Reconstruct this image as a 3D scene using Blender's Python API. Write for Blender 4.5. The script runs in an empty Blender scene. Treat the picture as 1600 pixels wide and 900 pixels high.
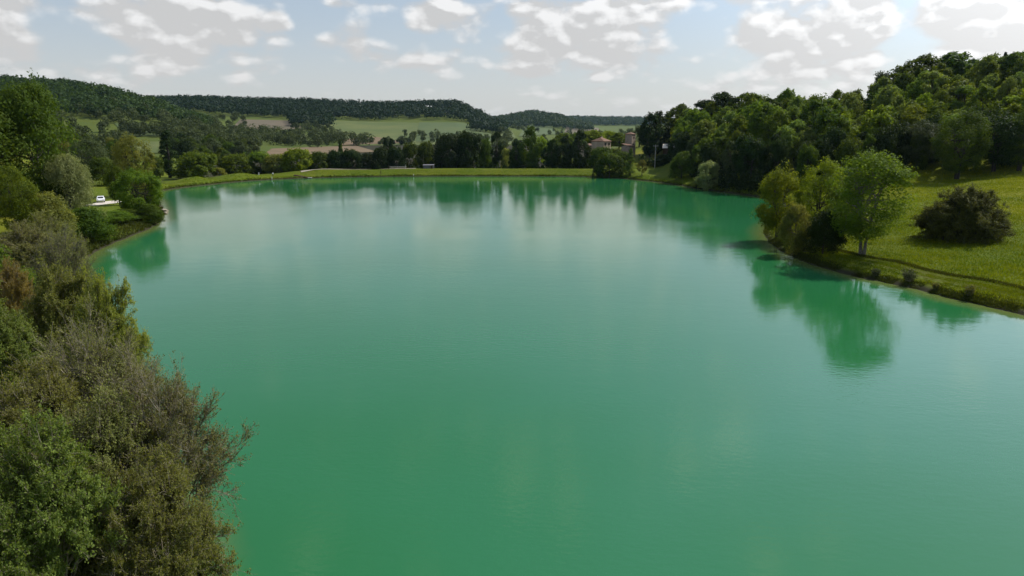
import bpy, math, random
import numpy as np
from mathutils import Vector

R = math.radians
scene = bpy.context.scene

# ------------------------------------------------------------------ camera
CAM_H = 20.0
FOC = 1100.0                       # focal length in pixels of a 1600 px wide frame
PITCH = R(12.8)
cam_data = bpy.data.cameras.new('camera')
cam = bpy.data.objects.new('camera', cam_data)
scene.collection.objects.link(cam)
cam.location = (0, 0, CAM_H)
cam.rotation_euler = (R(90) - PITCH, 0, 0)
cam_data.sensor_width = 36.0
cam_data.lens = 36.0 * FOC / 1600.0
cam_data.clip_start = 0.5
cam_data.clip_end = 30000
scene.camera = cam

# ------------------------------------------------------------------ light
SUN_AZ, SUN_EL = R(58), R(49)
SUN_DIR = (math.sin(SUN_AZ) * math.cos(SUN_EL), math.cos(SUN_AZ) * math.cos(SUN_EL), math.sin(SUN_EL))
sun_data = bpy.data.lights.new('sun', 'SUN')
sun_data.energy = 5.0
sun_data.angle = R(0.55)
sun_data.color = (1.0, 0.95, 0.86)
sun = bpy.data.objects.new('sun', sun_data)
scene.collection.objects.link(sun)
sun.rotation_euler = Vector(SUN_DIR).to_track_quat('Z', 'Y').to_euler()

scene.view_settings.view_transform = 'Standard'
scene.view_settings.look = 'None'
scene.view_settings.gamma = 1.0
scene.view_settings.use_curve_mapping = False
scene.view_settings.exposure = -0.16

cy = scene.cycles
cy.use_denoising = True
cy.use_adaptive_sampling = True
cy.adaptive_threshold = 0.015
cy.max_bounces = 6
cy.diffuse_bounces = 2
cy.glossy_bounces = 3
cy.transmission_bounces = 3
cy.transparent_max_bounces = 4
cy.volume_bounces = 1
cy.caustics_reflective = False
cy.caustics_refractive = False
cy.sample_clamp_indirect = 6.0

# ------------------------------------------------------------------ node helper
class NT:
    def __init__(self, tree):
        self.t = tree
    def node(self, typ, **kw):
        n = self.t.nodes.new(typ)
        for k, v in kw.items():
            setattr(n, k, v)
        return n
    def put(self, sock, v):
        if hasattr(v, 'is_output') or isinstance(v, bpy.types.NodeSocket):
            self.t.links.new(v, sock)
        else:
            if sock.type == 'RGBA' and len(v) == 3:
                v = (*v, 1.0)
            sock.default_value = v
    def math(self, op, a, b=None, c=None, clamp=False):
        n = self.node('ShaderNodeMath', operation=op, use_clamp=clamp)
        self.put(n.inputs[0], a)
        if b is not None: self.put(n.inputs[1], b)
        if c is not None: self.put(n.inputs[2], c)
        return n.outputs[0]
    def vmath(self, op, a, b=None):
        n = self.node('ShaderNodeVectorMath', operation=op)
        self.put(n.inputs[0], a)
        if b is not None: self.put(n.inputs[1], b)
        return n.outputs[0]
    def noise(self, vec, scale, detail=4, rough=0.55, dist=0.0):
        n = self.node('ShaderNodeTexNoise')
        if vec is not None: self.put(n.inputs['Vector'], vec)
        n.inputs['Scale'].default_value = scale
        n.inputs['Detail'].default_value = detail
        n.inputs['Roughness'].default_value = rough
        n.inputs['Distortion'].default_value = dist
        return n.outputs[0]
    def ramp(self, fac, stops, interp='LINEAR'):
        n = self.node('ShaderNodeValToRGB')
        cr = n.color_ramp
        cr.interpolation = interp
        while len(cr.elements) < len(stops): cr.elements.new(0.5)
        for e, (p, c) in zip(cr.elements, stops):
            e.position = p
            e.color = (*c, 1.0) if not isinstance(c, (int, float)) else (c, c, c, 1.0)
        self.put(n.inputs[0], fac)
        return n.outputs[0]
    def mix(self, fac, a, b, mode='MIX'):
        n = self.node('ShaderNodeMix', data_type='RGBA', blend_type=mode)
        self.put(n.inputs[0], fac); self.put(n.inputs[6], a); self.put(n.inputs[7], b)
        return n.outputs[2]
    def smooth(self, x, a, b):
        n = self.node('ShaderNodeMapRange', interpolation_type='SMOOTHSTEP')
        self.put(n.inputs[0], x); n.inputs[1].default_value = a; n.inputs[2].default_value = b
        return n.outputs[0]

def px_dir(px, py):
    u = (px - 800) / FOC
    v = (450 - py) / FOC
    return (u, math.cos(PITCH) + v * math.sin(PITCH), -math.sin(PITCH) + v * math.cos(PITCH))

# ------------------------------------------------------------------ world: physical sky with fair-weather cumulus
world = bpy.data.worlds.new('World')
scene.world = world
world.use_nodes = True
w = NT(world.node_tree)
w.t.nodes.clear()

def cloud_group():
    g = bpy.data.node_groups.new('cloud_density', 'ShaderNodeTree')
    g.interface.new_socket('Dir', in_out='INPUT', socket_type='NodeSocketVector')
    g.interface.new_socket('Density', in_out='OUTPUT', socket_type='NodeSocketFloat')
    q = NT(g)
    gi = q.node('NodeGroupInput'); go = q.node('NodeGroupOutput')
    d = q.vmath('NORMALIZE', gi.outputs[0])
    s = q.node('ShaderNodeSeparateXYZ'); q.put(s.inputs[0], d)
    x, y, z = s.outputs
    zz = q.math('MAXIMUM', z, 0.0)
    k = q.math('ADD', zz, 0.11)
    cx = q.node('ShaderNodeCombineXYZ')
    hf = q.math('DIVIDE', 6.6, q.math('MULTIPLY_ADD', q.math('MAXIMUM', q.math('SUBTRACT', zz, 0.16), 0.0), 2.6, 1.0))
    q.put(cx.inputs[0], q.math('MULTIPLY', x, hf))
    q.put(cx.inputs[1], q.math('MULTIPLY', y, hf))
    q.put(cx.inputs[2], q.math('MULTIPLY', q.math('LOGARITHM', k, math.e), 2.5))
    p = q.vmath('ADD', cx.outputs[0], (13.7, 4.1, 2.3))
    base = q.noise(p, 1.0, 2, 0.5)
    vo = q.node('ShaderNodeTexVoronoi', voronoi_dimensions='3D', feature='F1')
    vo.inputs['Scale'].default_value = 3.1
    vo.inputs['Detail'].default_value = 1.0
    vo.inputs['Roughness'].default_value = 0.55
    q.put(vo.inputs['Vector'], p)
    puff = q.math('SUBTRACT', 1.0, vo.outputs['Distance'])
    fine = q.noise(p, 6.0, 3, 0.62)
    dens = q.math('ADD', q.math('ADD', q.math('MULTIPLY', base, 0.62), q.math('MULTIPLY', puff, 0.26)), q.math('MULTIPLY', fine, 0.20))
    q.put(go.inputs[0], dens)
    # the larger cumulus heaps of this afternoon, by azimuth and elevation
    h = bpy.data.node_groups.new('cloud_heaps', 'ShaderNodeTree')
    h.interface.new_socket('Dir', in_out='INPUT', socket_type='NodeSocketVector')
    h.interface.new_socket('Heap', in_out='OUTPUT', socket_type='NodeSocketFloat')
    h.interface.new_socket('Top', in_out='OUTPUT', socket_type='NodeSocketFloat')
    q = NT(h)
    gi = q.node('NodeGroupInput'); go2 = q.node('NodeGroupOutput')
    s = q.node('ShaderNodeSeparateXYZ'); q.put(s.inputs[0], q.vmath('NORMALIZE', gi.outputs[0]))
    x, y, z = s.outputs
    az = q.math('ARCTAN2', x, y)
    el = q.math('ARCSINE', z)
    # (px, py, half width, half height, amount) of each heap; negative amounts are the blue gaps between them
    blobs = [(200, 30, 75, 32, .30), (330, 38, 88, 30, .30), (440, 36, 26, 12, .20), (535, 62, 50, 22, .30), (690, 24, 60, 26, .34), (22, 64, 38, 30, .30),
             (50, 6, 50, 12, .24), (100, 104, 60, 20, .16), (278, 96, 42, 16, .2), (385, 100, 44, 26, .24), (645, 94, 70, 16, .22),
             (840, 36, 60, 30, .32), (980, 38, 70, 26, .26), (840, 78, 60, 18, .2), (960, 92, 42, 22, .3), (830, 112, 36, 12, .22),
             (1180, 46, 46, 26, .34), (1245, 66, 44, 30, .32), (1340, 34, 46, 40, .34), (1380, 90, 40, 16, .16), (1270, 112, 60, 14, .16),
             (1500, 22, 90, 30, .36), (1590, 40, 50, 30, .3), (1540, 68, 50, 14, .25), (1060, 4, 190, 10, .2), (560, 8, 70, 9, .16),
             (95, 40, 34, 34, -.26), (490, 40, 34, 24, -.22), (785, 50, 26, 34, -.16), (1085, 46, 36, 30, -.22), (610, 50, 30, 26, -.16), (1408, 62, 24, 40, -.18), (140, 80, 30, 24, -.14)]
    ang = q.node('ShaderNodeCombineXYZ'); q.put(ang.inputs[0], az); q.put(ang.inputs[1], el)
    acc = 0.0; top = 0.0
    for px, py, wx, wy, amp in blobs:
        D = px_dir(px, py)
        a0, e0 = math.atan2(D[0], D[1]), math.atan2(D[2], math.hypot(D[0], D[1]))
        vm = q.node('ShaderNodeVectorMath', operation='MULTIPLY_ADD')
        q.put(vm.inputs[0], ang.outputs[0])
        vm.inputs[1].default_value = (FOC / wx, FOC / wy, 0)
        vm.inputs[2].default_value = (-a0 * FOC / wx, -e0 * FOC / wy, 0)
        dt = q.node('ShaderNodeVectorMath', operation='DOT_PRODUCT')
        q.put(dt.inputs[0], vm.outputs[0]); q.put(dt.inputs[1], vm.outputs[0])
        g_ = q.math('POWER', math.exp(-0.8), dt.outputs['Value'])
        acc = q.math('MULTIPLY_ADD', g_, amp, acc)
        if amp > .2:
            d2 = q.node('ShaderNodeVectorMath', operation='DOT_PRODUCT')
            q.put(d2.inputs[0], vm.outputs[0]); d2.inputs[1].default_value = (0.35 * amp, amp, 0)
            top = q.math('MULTIPLY_ADD', g_, d2.outputs['Value'], top)
    q.put(go2.inputs[0], acc); q.put(go2.inputs[1], top)
    return g, h

cg, ch = cloud_group()
tc = w.node('ShaderNodeTexCoord')
dirn = w.vmath('NORMALIZE', tc.outputs['Generated'])
def dens_at(v):
    n = w.node('ShaderNodeGroup'); n.node_tree = cg
    w.put(n.inputs[0], v)
    return n.outputs[0]
hp = w.node('ShaderNodeGroup'); hp.node_tree = ch
w.put(hp.inputs[0], dirn)
n0 = dens_at(dirn)
n1 = dens_at(w.vmath('ADD', dirn, (0.006, 0.0, 0.011)))
sep = w.node('ShaderNodeSeparateXYZ'); w.put(sep.inputs[0], dirn)
elz = sep.outputs[2]
veil = w.math('SUBTRACT', 1.0, w.smooth(elz, 0.0, 0.17))
d0 = w.math('ADD', w.math('ADD', n0, hp.outputs[0]), w.math('MULTIPLY', veil, 0.07))
high = w.smooth(elz, 0.15, 0.42)
d0 = w.math('SUBTRACT', d0, w.math('MULTIPLY', high, 0.005))
sky = w.node('ShaderNodeTexSky', sky_type='NISHITA')
sky.sun_disc = False
sky.sun_elevation = SUN_EL
sky.sun_rotation = SUN_AZ
sky.altitude = 200
sky.air_density = 1.0
sky.dust_density = 0.8
sky.ozone_density = 1.0
SKY_K = 0.12
CLOUD_L = 0.745
skyc = w.vmath('MULTIPLY', sky.outputs[0], (SKY_K, SKY_K, SKY_K))
alpha = w.smooth(d0, 0.50, 0.72)
relief = w.math('ADD', w.math('MULTIPLY', w.math('SUBTRACT', n0, n1), 3.0), w.math('MULTIPLY', hp.outputs[1], 0.55))
thick = w.smooth(d0, 0.58, 0.95)
lum = w.math('ADD', w.math('SUBTRACT', CLOUD_L, w.math('MULTIPLY', thick, 0.07)), relief)
lum = w.math('MINIMUM', w.math('MAXIMUM', lum, CLOUD_L * 0.91), CLOUD_L * 1.36)
sdot = w.node('ShaderNodeVectorMath', operation='DOT_PRODUCT')
w.put(sdot.inputs[0], dirn); sdot.inputs[1].default_value = SUN_DIR
glow = w.math('POWER', w.math('MAXIMUM', sdot.outputs['Value'], 0.0), 7.0)
glow = w.math('MINIMUM', w.math('MULTIPLY_ADD', glow, 7.0, 1.0), 2.15)
cc = w.node('ShaderNodeCombineColor')
w.put(cc.inputs[0], lum)
w.put(cc.inputs[1], w.math('MULTIPLY', lum, 1.0))
w.put(cc.inputs[2], w.math('MULTIPLY', lum, 1.0))
skyc = w.mix(w.math('SUBTRACT', 0.52, w.math('MULTIPLY', high, 0.36)), skyc, (0.62, 0.69, 0.77))
mixed = w.mix(w.math('MULTIPLY', alpha, 0.95), skyc, cc.outputs[0])
# thin bright humid veil low over the horizon, all the way round
mixed = w.mix(w.math('MULTIPLY', veil, 0.58), mixed, (0.70, 0.685, 0.675))
# the bright aureole of humid air and cloud around the sun
gl = w.node('ShaderNodeCombineXYZ')
for i in range(3): w.put(gl.inputs[i], glow)
mixed = w.vmath('MULTIPLY', mixed, gl.outputs[0])
bg = w.node('ShaderNodeBackground')
w.put(bg.inputs[0], mixed)
bg.inputs[1].default_value = 1.0
wo = w.node('ShaderNodeOutputWorld')
w.t.links.new(bg.outputs[0], wo.inputs[0])
world.cycles.sampling_method = 'MANUAL'
world.cycles.sample_map_resolution = 512

# ------------------------------------------------------------------ mesh helpers
def mesh_from(name, verts, faces, mats, mat_idx=None, tint=None, smooth=False):
    verts = np.asarray(verts, dtype=np.float32); faces = np.asarray(faces, dtype=np.int32)
    me = bpy.data.meshes.new(name)
    n, k = faces.shape
    me.vertices.add(len(verts)); me.vertices.foreach_set('co', verts.ravel())
    me.loops.add(n * k); me.loops.foreach_set('vertex_index', faces.ravel())
    me.polygons.add(n)
    me.polygons.foreach_set('loop_start', np.arange(0, n * k, k, dtype=np.int32))
    me.polygons.foreach_set('loop_total', np.full(n, k, dtype=np.int32))
    if mat_idx is not None: me.polygons.foreach_set('material_index', np.asarray(mat_idx, dtype=np.int32))
    if smooth: me.polygons.foreach_set('use_smooth', np.ones(n, dtype=bool))
    for m in mats: me.materials.append(m)
    if tint is not None:
        a = me.attributes.new('tint', 'FLOAT', 'POINT')
        a.data.foreach_set('value', np.asarray(tint, dtype=np.float32))
    me.update(calc_edges=True)
    return me

def link(name, data, parent=None, loc=None, rotz=0.0, scale=None):
    o = bpy.data.objects.new(name, data)
    scene.collection.objects.link(o)
    if parent is not None: o.parent = parent
    if loc is not None: o.location = loc
    o.rotation_euler = (0, 0, rotz)
    if scale is not None: o.scale = scale
    return o

def tag(o, label=None, cat=None, group=None, kind=None):
    if label: o['label'] = label
    if cat: o['category'] = cat
    if group: o['group'] = group
    if kind: o['kind'] = kind
    return o

def unit(v):
    return v / np.maximum(np.linalg.norm(v, axis=-1, keepdims=True), 1e-9)

def leaf_quads(P, N, size, rng, aspect=0.62, axis=None):
    n = len(P)
    N = unit(N)
    ref = rng.normal(size=(n, 3)) if axis is None else axis
    T = ref - (ref * N).sum(1, keepdims=True) * N
    T = unit(T)
    B = np.cross(N, T)
    s = np.asarray(size).reshape(-1, 1)
    wv = s * aspect
    fold = N * s * 0.10
    V = np.stack([P - T * s * .5, P + B * wv * .5 + fold, P + T * s * .5, P - B * wv * .5 + fold], axis=1).reshape(-1, 3)
    F = np.arange(n * 4).reshape(n, 4)
    return V, F

def tubes(L, rad, k=4):
    """L (n,m,3) polylines, rad (n,m) -> quads"""
    n, m, _ = L.shape
    T = np.gradient(L, axis=1)
    T = unit(T)
    ref = np.where(np.abs(T[..., 2:3]) > 0.8, np.array([1., 0, 0]), np.array([0, 0, 1.]))
    A = unit(np.cross(T, ref)); B = np.cross(T, A)
    ang = np.arange(k) * 2 * np.pi / k
    ring = (A[:, :, None, :] * np.cos(ang)[None, None, :, None] + B[:, :, None, :] * np.sin(ang)[None, None, :, None])
    V = (L[:, :, None, :] + ring * rad[:, :, None, None]).reshape(-1, 3)
    i = np.arange(n)[:, None, None] * m * k
    j = np.arange(m - 1)[None, :, None] * k
    a = np.arange(k)[None, None, :]; b = (a + 1) % k
    F = np.stack([i + j + a, i + j + b, i + j + k + b, i + j + k + a], axis=-1).reshape(-1, 4)
    return V, F

def box_v(x0, x1, y0, y1, z0, z1):
    v = [(x0, y0, z0), (x1, y0, z0), (x1, y1, z0), (x0, y1, z0), (x0, y0, z1), (x1, y0, z1), (x1, y1, z1), (x0, y1, z1)]
    f = [(0, 3, 2, 1), (4, 5, 6, 7), (0, 1, 5, 4), (1, 2, 6, 5), (2, 3, 7, 6), (3, 0, 4, 7)]
    return v, f

def poly_mesh(name, v, f, mat):
    me = bpy.data.meshes.new(name)
    me.from_pydata([tuple(p) for p in v], [], f)
    me.materials.append(mat)
    me.update()
    return me

def join(parts):
    V, F, o = [], [], 0
    for v, f in parts:
        V.append(np.asarray(v, float)); F.append(np.asarray(f) + o); o += len(v)
    return np.concatenate(V), np.concatenate(F)

# ------------------------------------------------------------------ materials
def new_mat(name):
    m = bpy.data.materials.new(name); m.use_nodes = True
    q = NT(m.node_tree)
    q.t.nodes.clear()
    out = q.node('ShaderNodeOutputMaterial')
    return m, q, out

def foliage(name, dark, light, transl=0.38, warm=(1.25, 1.15, 0.45), var=0.35):
    m, q, out = new_mat(name)
    at = q.node('ShaderNodeAttribute', attribute_name='tint')
    oi = q.node('ShaderNodeObjectInfo')
    col = q.mix(at.outputs['Fac'], dark, light)
    hs = q.node('ShaderNodeHueSaturation')
    q.put(hs.inputs['Hue'], q.math('ADD', 0.485, q.math('MULTIPLY', oi.outputs['Random'], 0.03)))
    q.put(hs.inputs['Value'], q.math('ADD', 1.0 - var * .5, q.math('MULTIPLY', oi.outputs['Random'], var)))
    q.put(hs.inputs['Color'], col)
    p = q.node('ShaderNodeBsdfPrincipled')
    q.put(p.inputs['Base Color'], hs.outputs[0])
    p.inputs['Roughness'].default_value = 0.6
    p.inputs['Specular IOR Level'].default_value = 0.10
    tr = q.node('ShaderNodeBsdfTranslucent')
    q.put(tr.inputs[0], q.mix(1.0, hs.outputs[0], warm, 'MULTIPLY'))
    ms = q.node('ShaderNodeMixShader')
    ms.inputs[0].default_value = transl
    q.t.links.new(p.outputs[0], ms.inputs[1]); q.t.links.new(tr.outputs[0], ms.inputs[2])
    q.t.links.new(ms.outputs[0], out.inputs[0])
    return m

def simple(name, col, rough=0.8, col2=None, scale=3.0, bump=0.0, spec=0.3, metallic=0.0):
    m, q, out = new_mat(name)
    p = q.node('ShaderNodeBsdfPrincipled')
    if col2 is None: col2 = tuple(c * 0.75 for c in col)
    tcn = q.node('ShaderNodeTexCoord')
    nz = q.noise(tcn.outputs['Object'], scale, 5, 0.6)
    f = q.smooth(nz, 0.32, 0.68)
    q.put(p.inputs['Base Color'], q.mix(f, col, col2))
    p.inputs['Roughness'].default_value = rough
    p.inputs['Specular IOR Level'].default_value = spec
    p.inputs['Metallic'].default_value = metallic
    if bump:
        b = q.node('ShaderNodeBump'); b.inputs['Strength'].default_value = bump; b.inputs['Distance'].default_value = 0.05
        q.put(b.inputs['Height'], nz); q.t.links.new(b.outputs[0], p.inputs['Normal'])
    q.t.links.new(p.outputs[0], out.inputs[0])
    return m

M = {}
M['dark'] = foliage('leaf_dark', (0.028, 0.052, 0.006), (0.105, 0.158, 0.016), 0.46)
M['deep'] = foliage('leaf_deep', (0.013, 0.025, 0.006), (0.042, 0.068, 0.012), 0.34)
M['mid'] = foliage('leaf_mid', (0.052, 0.090, 0.008), (0.165, 0.228, 0.022), 0.50)
M['bright'] = foliage('leaf_bright', (0.095, 0.145, 0.008), (0.240, 0.305, 0.024), 0.54)
M['lime'] = foliage('leaf_lime', (0.140, 0.180, 0.020), (0.340, 0.370, 0.075), 0.54)
M['olive'] = foliage('leaf_olive', (0.085, 0.096, 0.018), (0.250, 0.255, 0.056), 0.48)
M['willow'] = foliage('leaf_willow', (0.145, 0.185, 0.062), (0.350, 0.390, 0.155), 0.48, (1.1, 1.1, 0.7))
M['grey'] = foliage('leaf_grey', (0.036, 0.052, 0.017), (0.100, 0.126, 0.042), 0.36, (1.1, 1.1, 0.7))
M['brown'] = foliage('leaf_brown', (0.098, 0.112, 0.026), (0.275, 0.280, 0.076), 0.46, (1.1, 1.0, .5))
M['umber'] = foliage('leaf_umber', (0.046, 0.058, 0.011), (0.150, 0.158, 0.034), 0.38, (1.1, 1.0, .5))
M['ochre'] = foliage('leaf_ochre', (0.16, 0.135, 0.018), (0.38, 0.30, 0.05), 0.42, (1.2, 1.0, .5))
M['cool'] = foliage('leaf_cool', (0.066, 0.118, 0.016), (0.240, 0.320, 0.068), 0.48)
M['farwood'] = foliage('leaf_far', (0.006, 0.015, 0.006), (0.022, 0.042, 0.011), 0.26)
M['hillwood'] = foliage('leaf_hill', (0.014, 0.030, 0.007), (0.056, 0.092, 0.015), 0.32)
M['grassblade'] = foliage('grass_blade', (0.090, 0.145, 0.004), (0.310, 0.320, 0.016), 0.42, (1.1, 1.1, .5), 0.0)
M['bankblade'] = foliage('bank_blade', (0.036, 0.048, 0.008), (0.140, 0.145, 0.022), 0.36, (1.1, 1.1, .5), 0.0)
M['bark'] = simple('bark', (0.060, 0.048, 0.036), 0.9, (0.028, 0.022, 0.017), 4, 0.4)
M['palebark'] = simple('pale_bark', (0.20, 0.175, 0.145), 0.9, (0.085, 0.072, 0.058), 5, 0.3)
M['twig'] = simple('twig_bark', (0.340, 0.300, 0.215), 0.9, (0.150, 0.126, 0.084), 3, 0.2)

# ------------------------------------------------------------------ terrain
def unproject(px, py, z=0.0):
    d = px_dir(px, py)
    t = (z - CAM_H) / d[2]
    return (d[0] * t, d[1] * t)

shore_px = [(1330, 1400), (330, 1500), (255, 1100), (262, 900), (225, 760), (198, 640), (150, 545), (118, 480), (112, 435), (135, 402), (168, 384), (205, 369), (243, 352),
            (256, 334), (250, 318), (240, 306), (252, 298.5), (300, 291.5), (400, 282), (500, 278), (620, 276), (800, 275.5),
            (930, 276.5), (1000, 281.5), (1050, 288), (1110, 297.5), (1160, 304), (1205, 311), (1228, 322), (1210, 344), (1193, 360), (1205, 380), (1250, 406),
            (1330, 431), (1420, 449), (1500, 470), (1600, 493), (1760, 540), (2000, 640), (2150, 900), (2000, 1300)]
ctrl = np.array([unproject(*p) for p in shore_px])
def catmull(P, n=8):
    out = []
    m = len(P)
    for i in range(m):
        p0, p1, p2, p3 = P[(i - 1) % m], P[i], P[(i + 1) % m], P[(i + 2) % m]
        for t in np.arange(n) / n:
            out.append(0.5 * ((2 * p1) + (-p0 + p2) * t + (2 * p0 - 5 * p1 + 4 * p2 - p3) * t * t + (-p0 + 3 * p1 - 3 * p2 + p3) * t ** 3))
    return np.array(out)
SHORE = catmull(ctrl, 7)
_wob = np.random.default_rng(3)
SHORE += _wob.normal(size=SHORE.shape) * 0.16

def shore_sd(x, y):
    """signed distance to the shoreline, negative over water"""
    x = np.asarray(x, float).ravel(); y = np.asarray(y, float).ravel()
    A = SHORE; B = np.roll(SHORE, -1, axis=0)
    best = np.full(len(x), 1e18); inside = np.zeros(len(x), bool)
    for a, b in zip(A, B):
        ex, ey = b - a
        wx, wy = x - a[0], y - a[1]
        t = np.clip((wx * ex + wy * ey) / (ex * ex + ey * ey + 1e-12), 0, 1)
        best = np.minimum(best, (wx - t * ex) ** 2 + (wy - t * ey) ** 2)
        c = ((a[1] > y) != (b[1] > y))
        if a[1] != b[1]:
            inside ^= c & (x < (b[0] - a[0]) * (y - a[1]) / (b[1] - a[1]) + a[0])
    return np.where(inside, -1, 1) * np.sqrt(best)

_sx0, _sy0, _sn, _sm = -340.0, -40.0, 681, 471
_SG = shore_sd(*np.meshgrid(_sx0 + np.arange(_sn), _sy0 + np.arange(_sm))).reshape(_sm, _sn)
_exact_sd = shore_sd
def shore_sd(x, y):
    """the same distance read from a 1 m grid"""
    x = np.asarray(x, float).ravel(); y = np.asarray(y, float).ravel()
    fx = np.clip(x - _sx0, 0, _sn - 1.001); fy = np.clip(y - _sy0, 0, _sm - 1.001)
    i = fx.astype(int); j = fy.astype(int); u = fx - i; v = fy - j
    return (_SG[j, i] * (1 - u) + _SG[j, i + 1] * u) * (1 - v) + (_SG[j + 1, i] * (1 - u) + _SG[j + 1, i + 1] * u) * v

def shore_depth(px):
    """metres ahead of the camera to the far waterline in a column"""
    py = np.interp(px, [240, 252, 300, 400, 500, 620, 800, 930, 1000], [301, 298.5, 291.5, 282, 278, 276, 275.5, 276.5, 281.5])
    d = px_dir(px, py)
    return -CAM_H * d[1] / d[2]
def dam(px, rest):
    S = shore_depth(px); c = np.interp(px, [240, 500, 800], [2.7, 2.9, 2.6])
    return [(0, 1), (S, 0.6), (S + 7, c), (S + 13, c), (S + 25, 0.3)] + [r for r in rest if r[0] > S + 30]
PROF = {
    -500: [(0, 4), (60, 5), (140, 9), (250, 14), (450, 26), (640, 48), (820, 74), (1000, 84), (6500, 85)],
    0:    [(0, 3), (40, 3), (100, 4), (150, 7), (200, 7), (300, 8), (450, 10), (600, 22), (750, 48), (900, 71), (1000, 74), (6500, 70)],
    100:  [(0, 2), (100, 2.2), (180, 1.6), (260, 2), (400, 4), (560, 9), (680, 28), (800, 50), (900, 67), (1000, 69), (1400, 60), (6500, 70)],
    170:  [(0, 2), (140, 1.6), (190, 1.6), (280, 1.8), (400, 3.5), (560, 9), (680, 27), (800, 46), (900, 61), (1000, 61), (1300, 50), (6500, 70)],
    240:  dam(240, [(400, 2), (500, 6), (600, 13), (700, 24), (800, 36), (900, 46.5), (960, 48), (1150, 42), (1300, 56), (1480, 72), (1700, 74), (6500, 70)]),
    300:  dam(300, [(400, 0), (550, 5), (650, 12), (750, 20), (850, 26), (920, 28), (1050, 28), (1250, 50), (1500, 72), (1700, 73), (6500, 70)]),
    370:  dam(370, [(400, -1), (600, 3), (750, 7), (880, 8), (980, 14), (1200, 38), (1500, 69), (1700, 70), (6500, 70)]),
    500:  dam(500, [(400, -2), (600, 0), (800, 1.5), (920, 5), (1050, 18), (1200, 33), (1480, 65), (1700, 66), (6500, 65)]),
    620:  dam(620, [(400, -2), (700, -1), (850, 1), (950, 6), (1200, 31), (1480, 63), (1700, 64), (6500, 65)]),
    715:  dam(715, [(400, -2), (800, -1), (930, 3), (1200, 27), (1450, 62), (1700, 62), (6500, 65)]),
    742:  dam(742, [(400, -2), (800, -1), (1000, 5), (1200, 20), (1450, 47), (1650, 45), (1900, 25), (2400, 36), (6500, 50)]),
    775:  dam(775, [(400, -2), (800, -1), (1000, 5), (1250, 16), (1450, 26), (1600, 22), (1900, 14), (2150, 24), (2450, 44), (2700, 44), (6500, 60)]),
    830:  dam(830, [(400, -1), (800, -1), (1050, 4), (1300, 10), (1700, 8), (2050, 22), (2450, 61), (2700, 62), (6500, 65)]),
    870:  dam(870, [(400, 1), (800, 0), (1300, 5), (1900, 8), (2450, 50), (2700, 50), (3400, 30), (3900, 58), (6500, 60)]),
    905:  dam(905, [(350, 2.5), (420, 5), (800, 2), (1300, 5), (1900, 8), (2450, 29), (2700, 25), (3300, 30), (3950, 64), (6500, 60)]),
    960:  [(0, 1), (285, 0.5), (296, 2.2), (325, 3.5), (350, 7.5), (420, 8.5), (520, 6), (900, 4), (2000, 8), (2600, 12), (3300, 30), (3950, 66), (6500, 60)],
    1030: [(0, 1), (275, 0.6), (300, 2.4), (318, 3.2), (345, 8), (400, 18), (520, 22), (900, 20), (2000, 20), (3300, 30), (3950, 62), (6500, 60)],
    1100: [(0, 1), (215, 0.6), (236, 1.2), (258, 2.2), (276, 5), (305, 13), (345, 20), (420, 24), (900, 26), (6500, 40)],
    1200: [(0, 1), (120, 1.2), (200, 1.6), (225, 6), (270, 17), (320, 22.5), (420, 25), (900, 26), (6500, 40)],
    1330: [(0, 1), (100, 0.9), (112, 1.8), (150, 3), (196, 4.5), (225, 10), (270, 20), (320, 25), (420, 27), (900, 28), (6500, 40)],
    1460: [(0, 1), (86, 0.8), (94, 1.7), (106, 2.4), (125, 3.2), (160, 4.6), (192, 6), (218, 12), (258, 27.5), (300, 33), (420, 35), (900, 35), (6500, 40)],
    1600: [(0, 1), (74, 0.8), (82, 1.6), (94, 2.4), (120, 4.4), (160, 7), (186, 8.4), (212, 15), (255, 30), (300, 36), (420, 40), (900, 40), (6500, 40)],
    1900: [(0, 2), (60, 1.0), (70, 1.8), (82, 3.2), (120, 7), (160, 11), (186, 14), (212, 21), (255, 36), (300, 42), (420, 45), (6500, 45)],
}
PK = sorted(PROF)
def hills(x, y):
    x = np.asarray(x, float); y = np.asarray(y, float)
    Y = np.maximum(y, 20.0)
    c = np.clip(800 + 1128.0 * x / Y, PK[0], PK[-1])
    Z = np.stack([np.interp(Y, *zip(*PROF[k])) for k in PK])
    i = np.clip(np.searchsorted(PK, c, side='right') - 1, 0, len(PK) - 2)
    k0 = np.array(PK)[i]; k1 = np.array(PK)[i + 1]
    t = (c - k0) / (k1 - k0)
    t = t * t * (3 - 2 * t) * 0.5 + t * 0.5
    idx = np.arange(len(c))
    z = Z[i, idx] * (1 - t) + Z[i + 1, idx] * t
    amp = np.interp(Y, [0, 320, 600, 1500, 4000], [0.10, 0.14, 0.6, 1.8, 4])
    wl = np.interp(Y, [0, 320, 1500, 4000], [14, 20, 90, 240])
    z += amp * (np.sin(x / wl + 1.3) * np.sin(y / wl * 0.8 + 0.4) + 0.5 * np.sin(x / wl * 2.3 + y / wl * 1.1))
    return z

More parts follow.
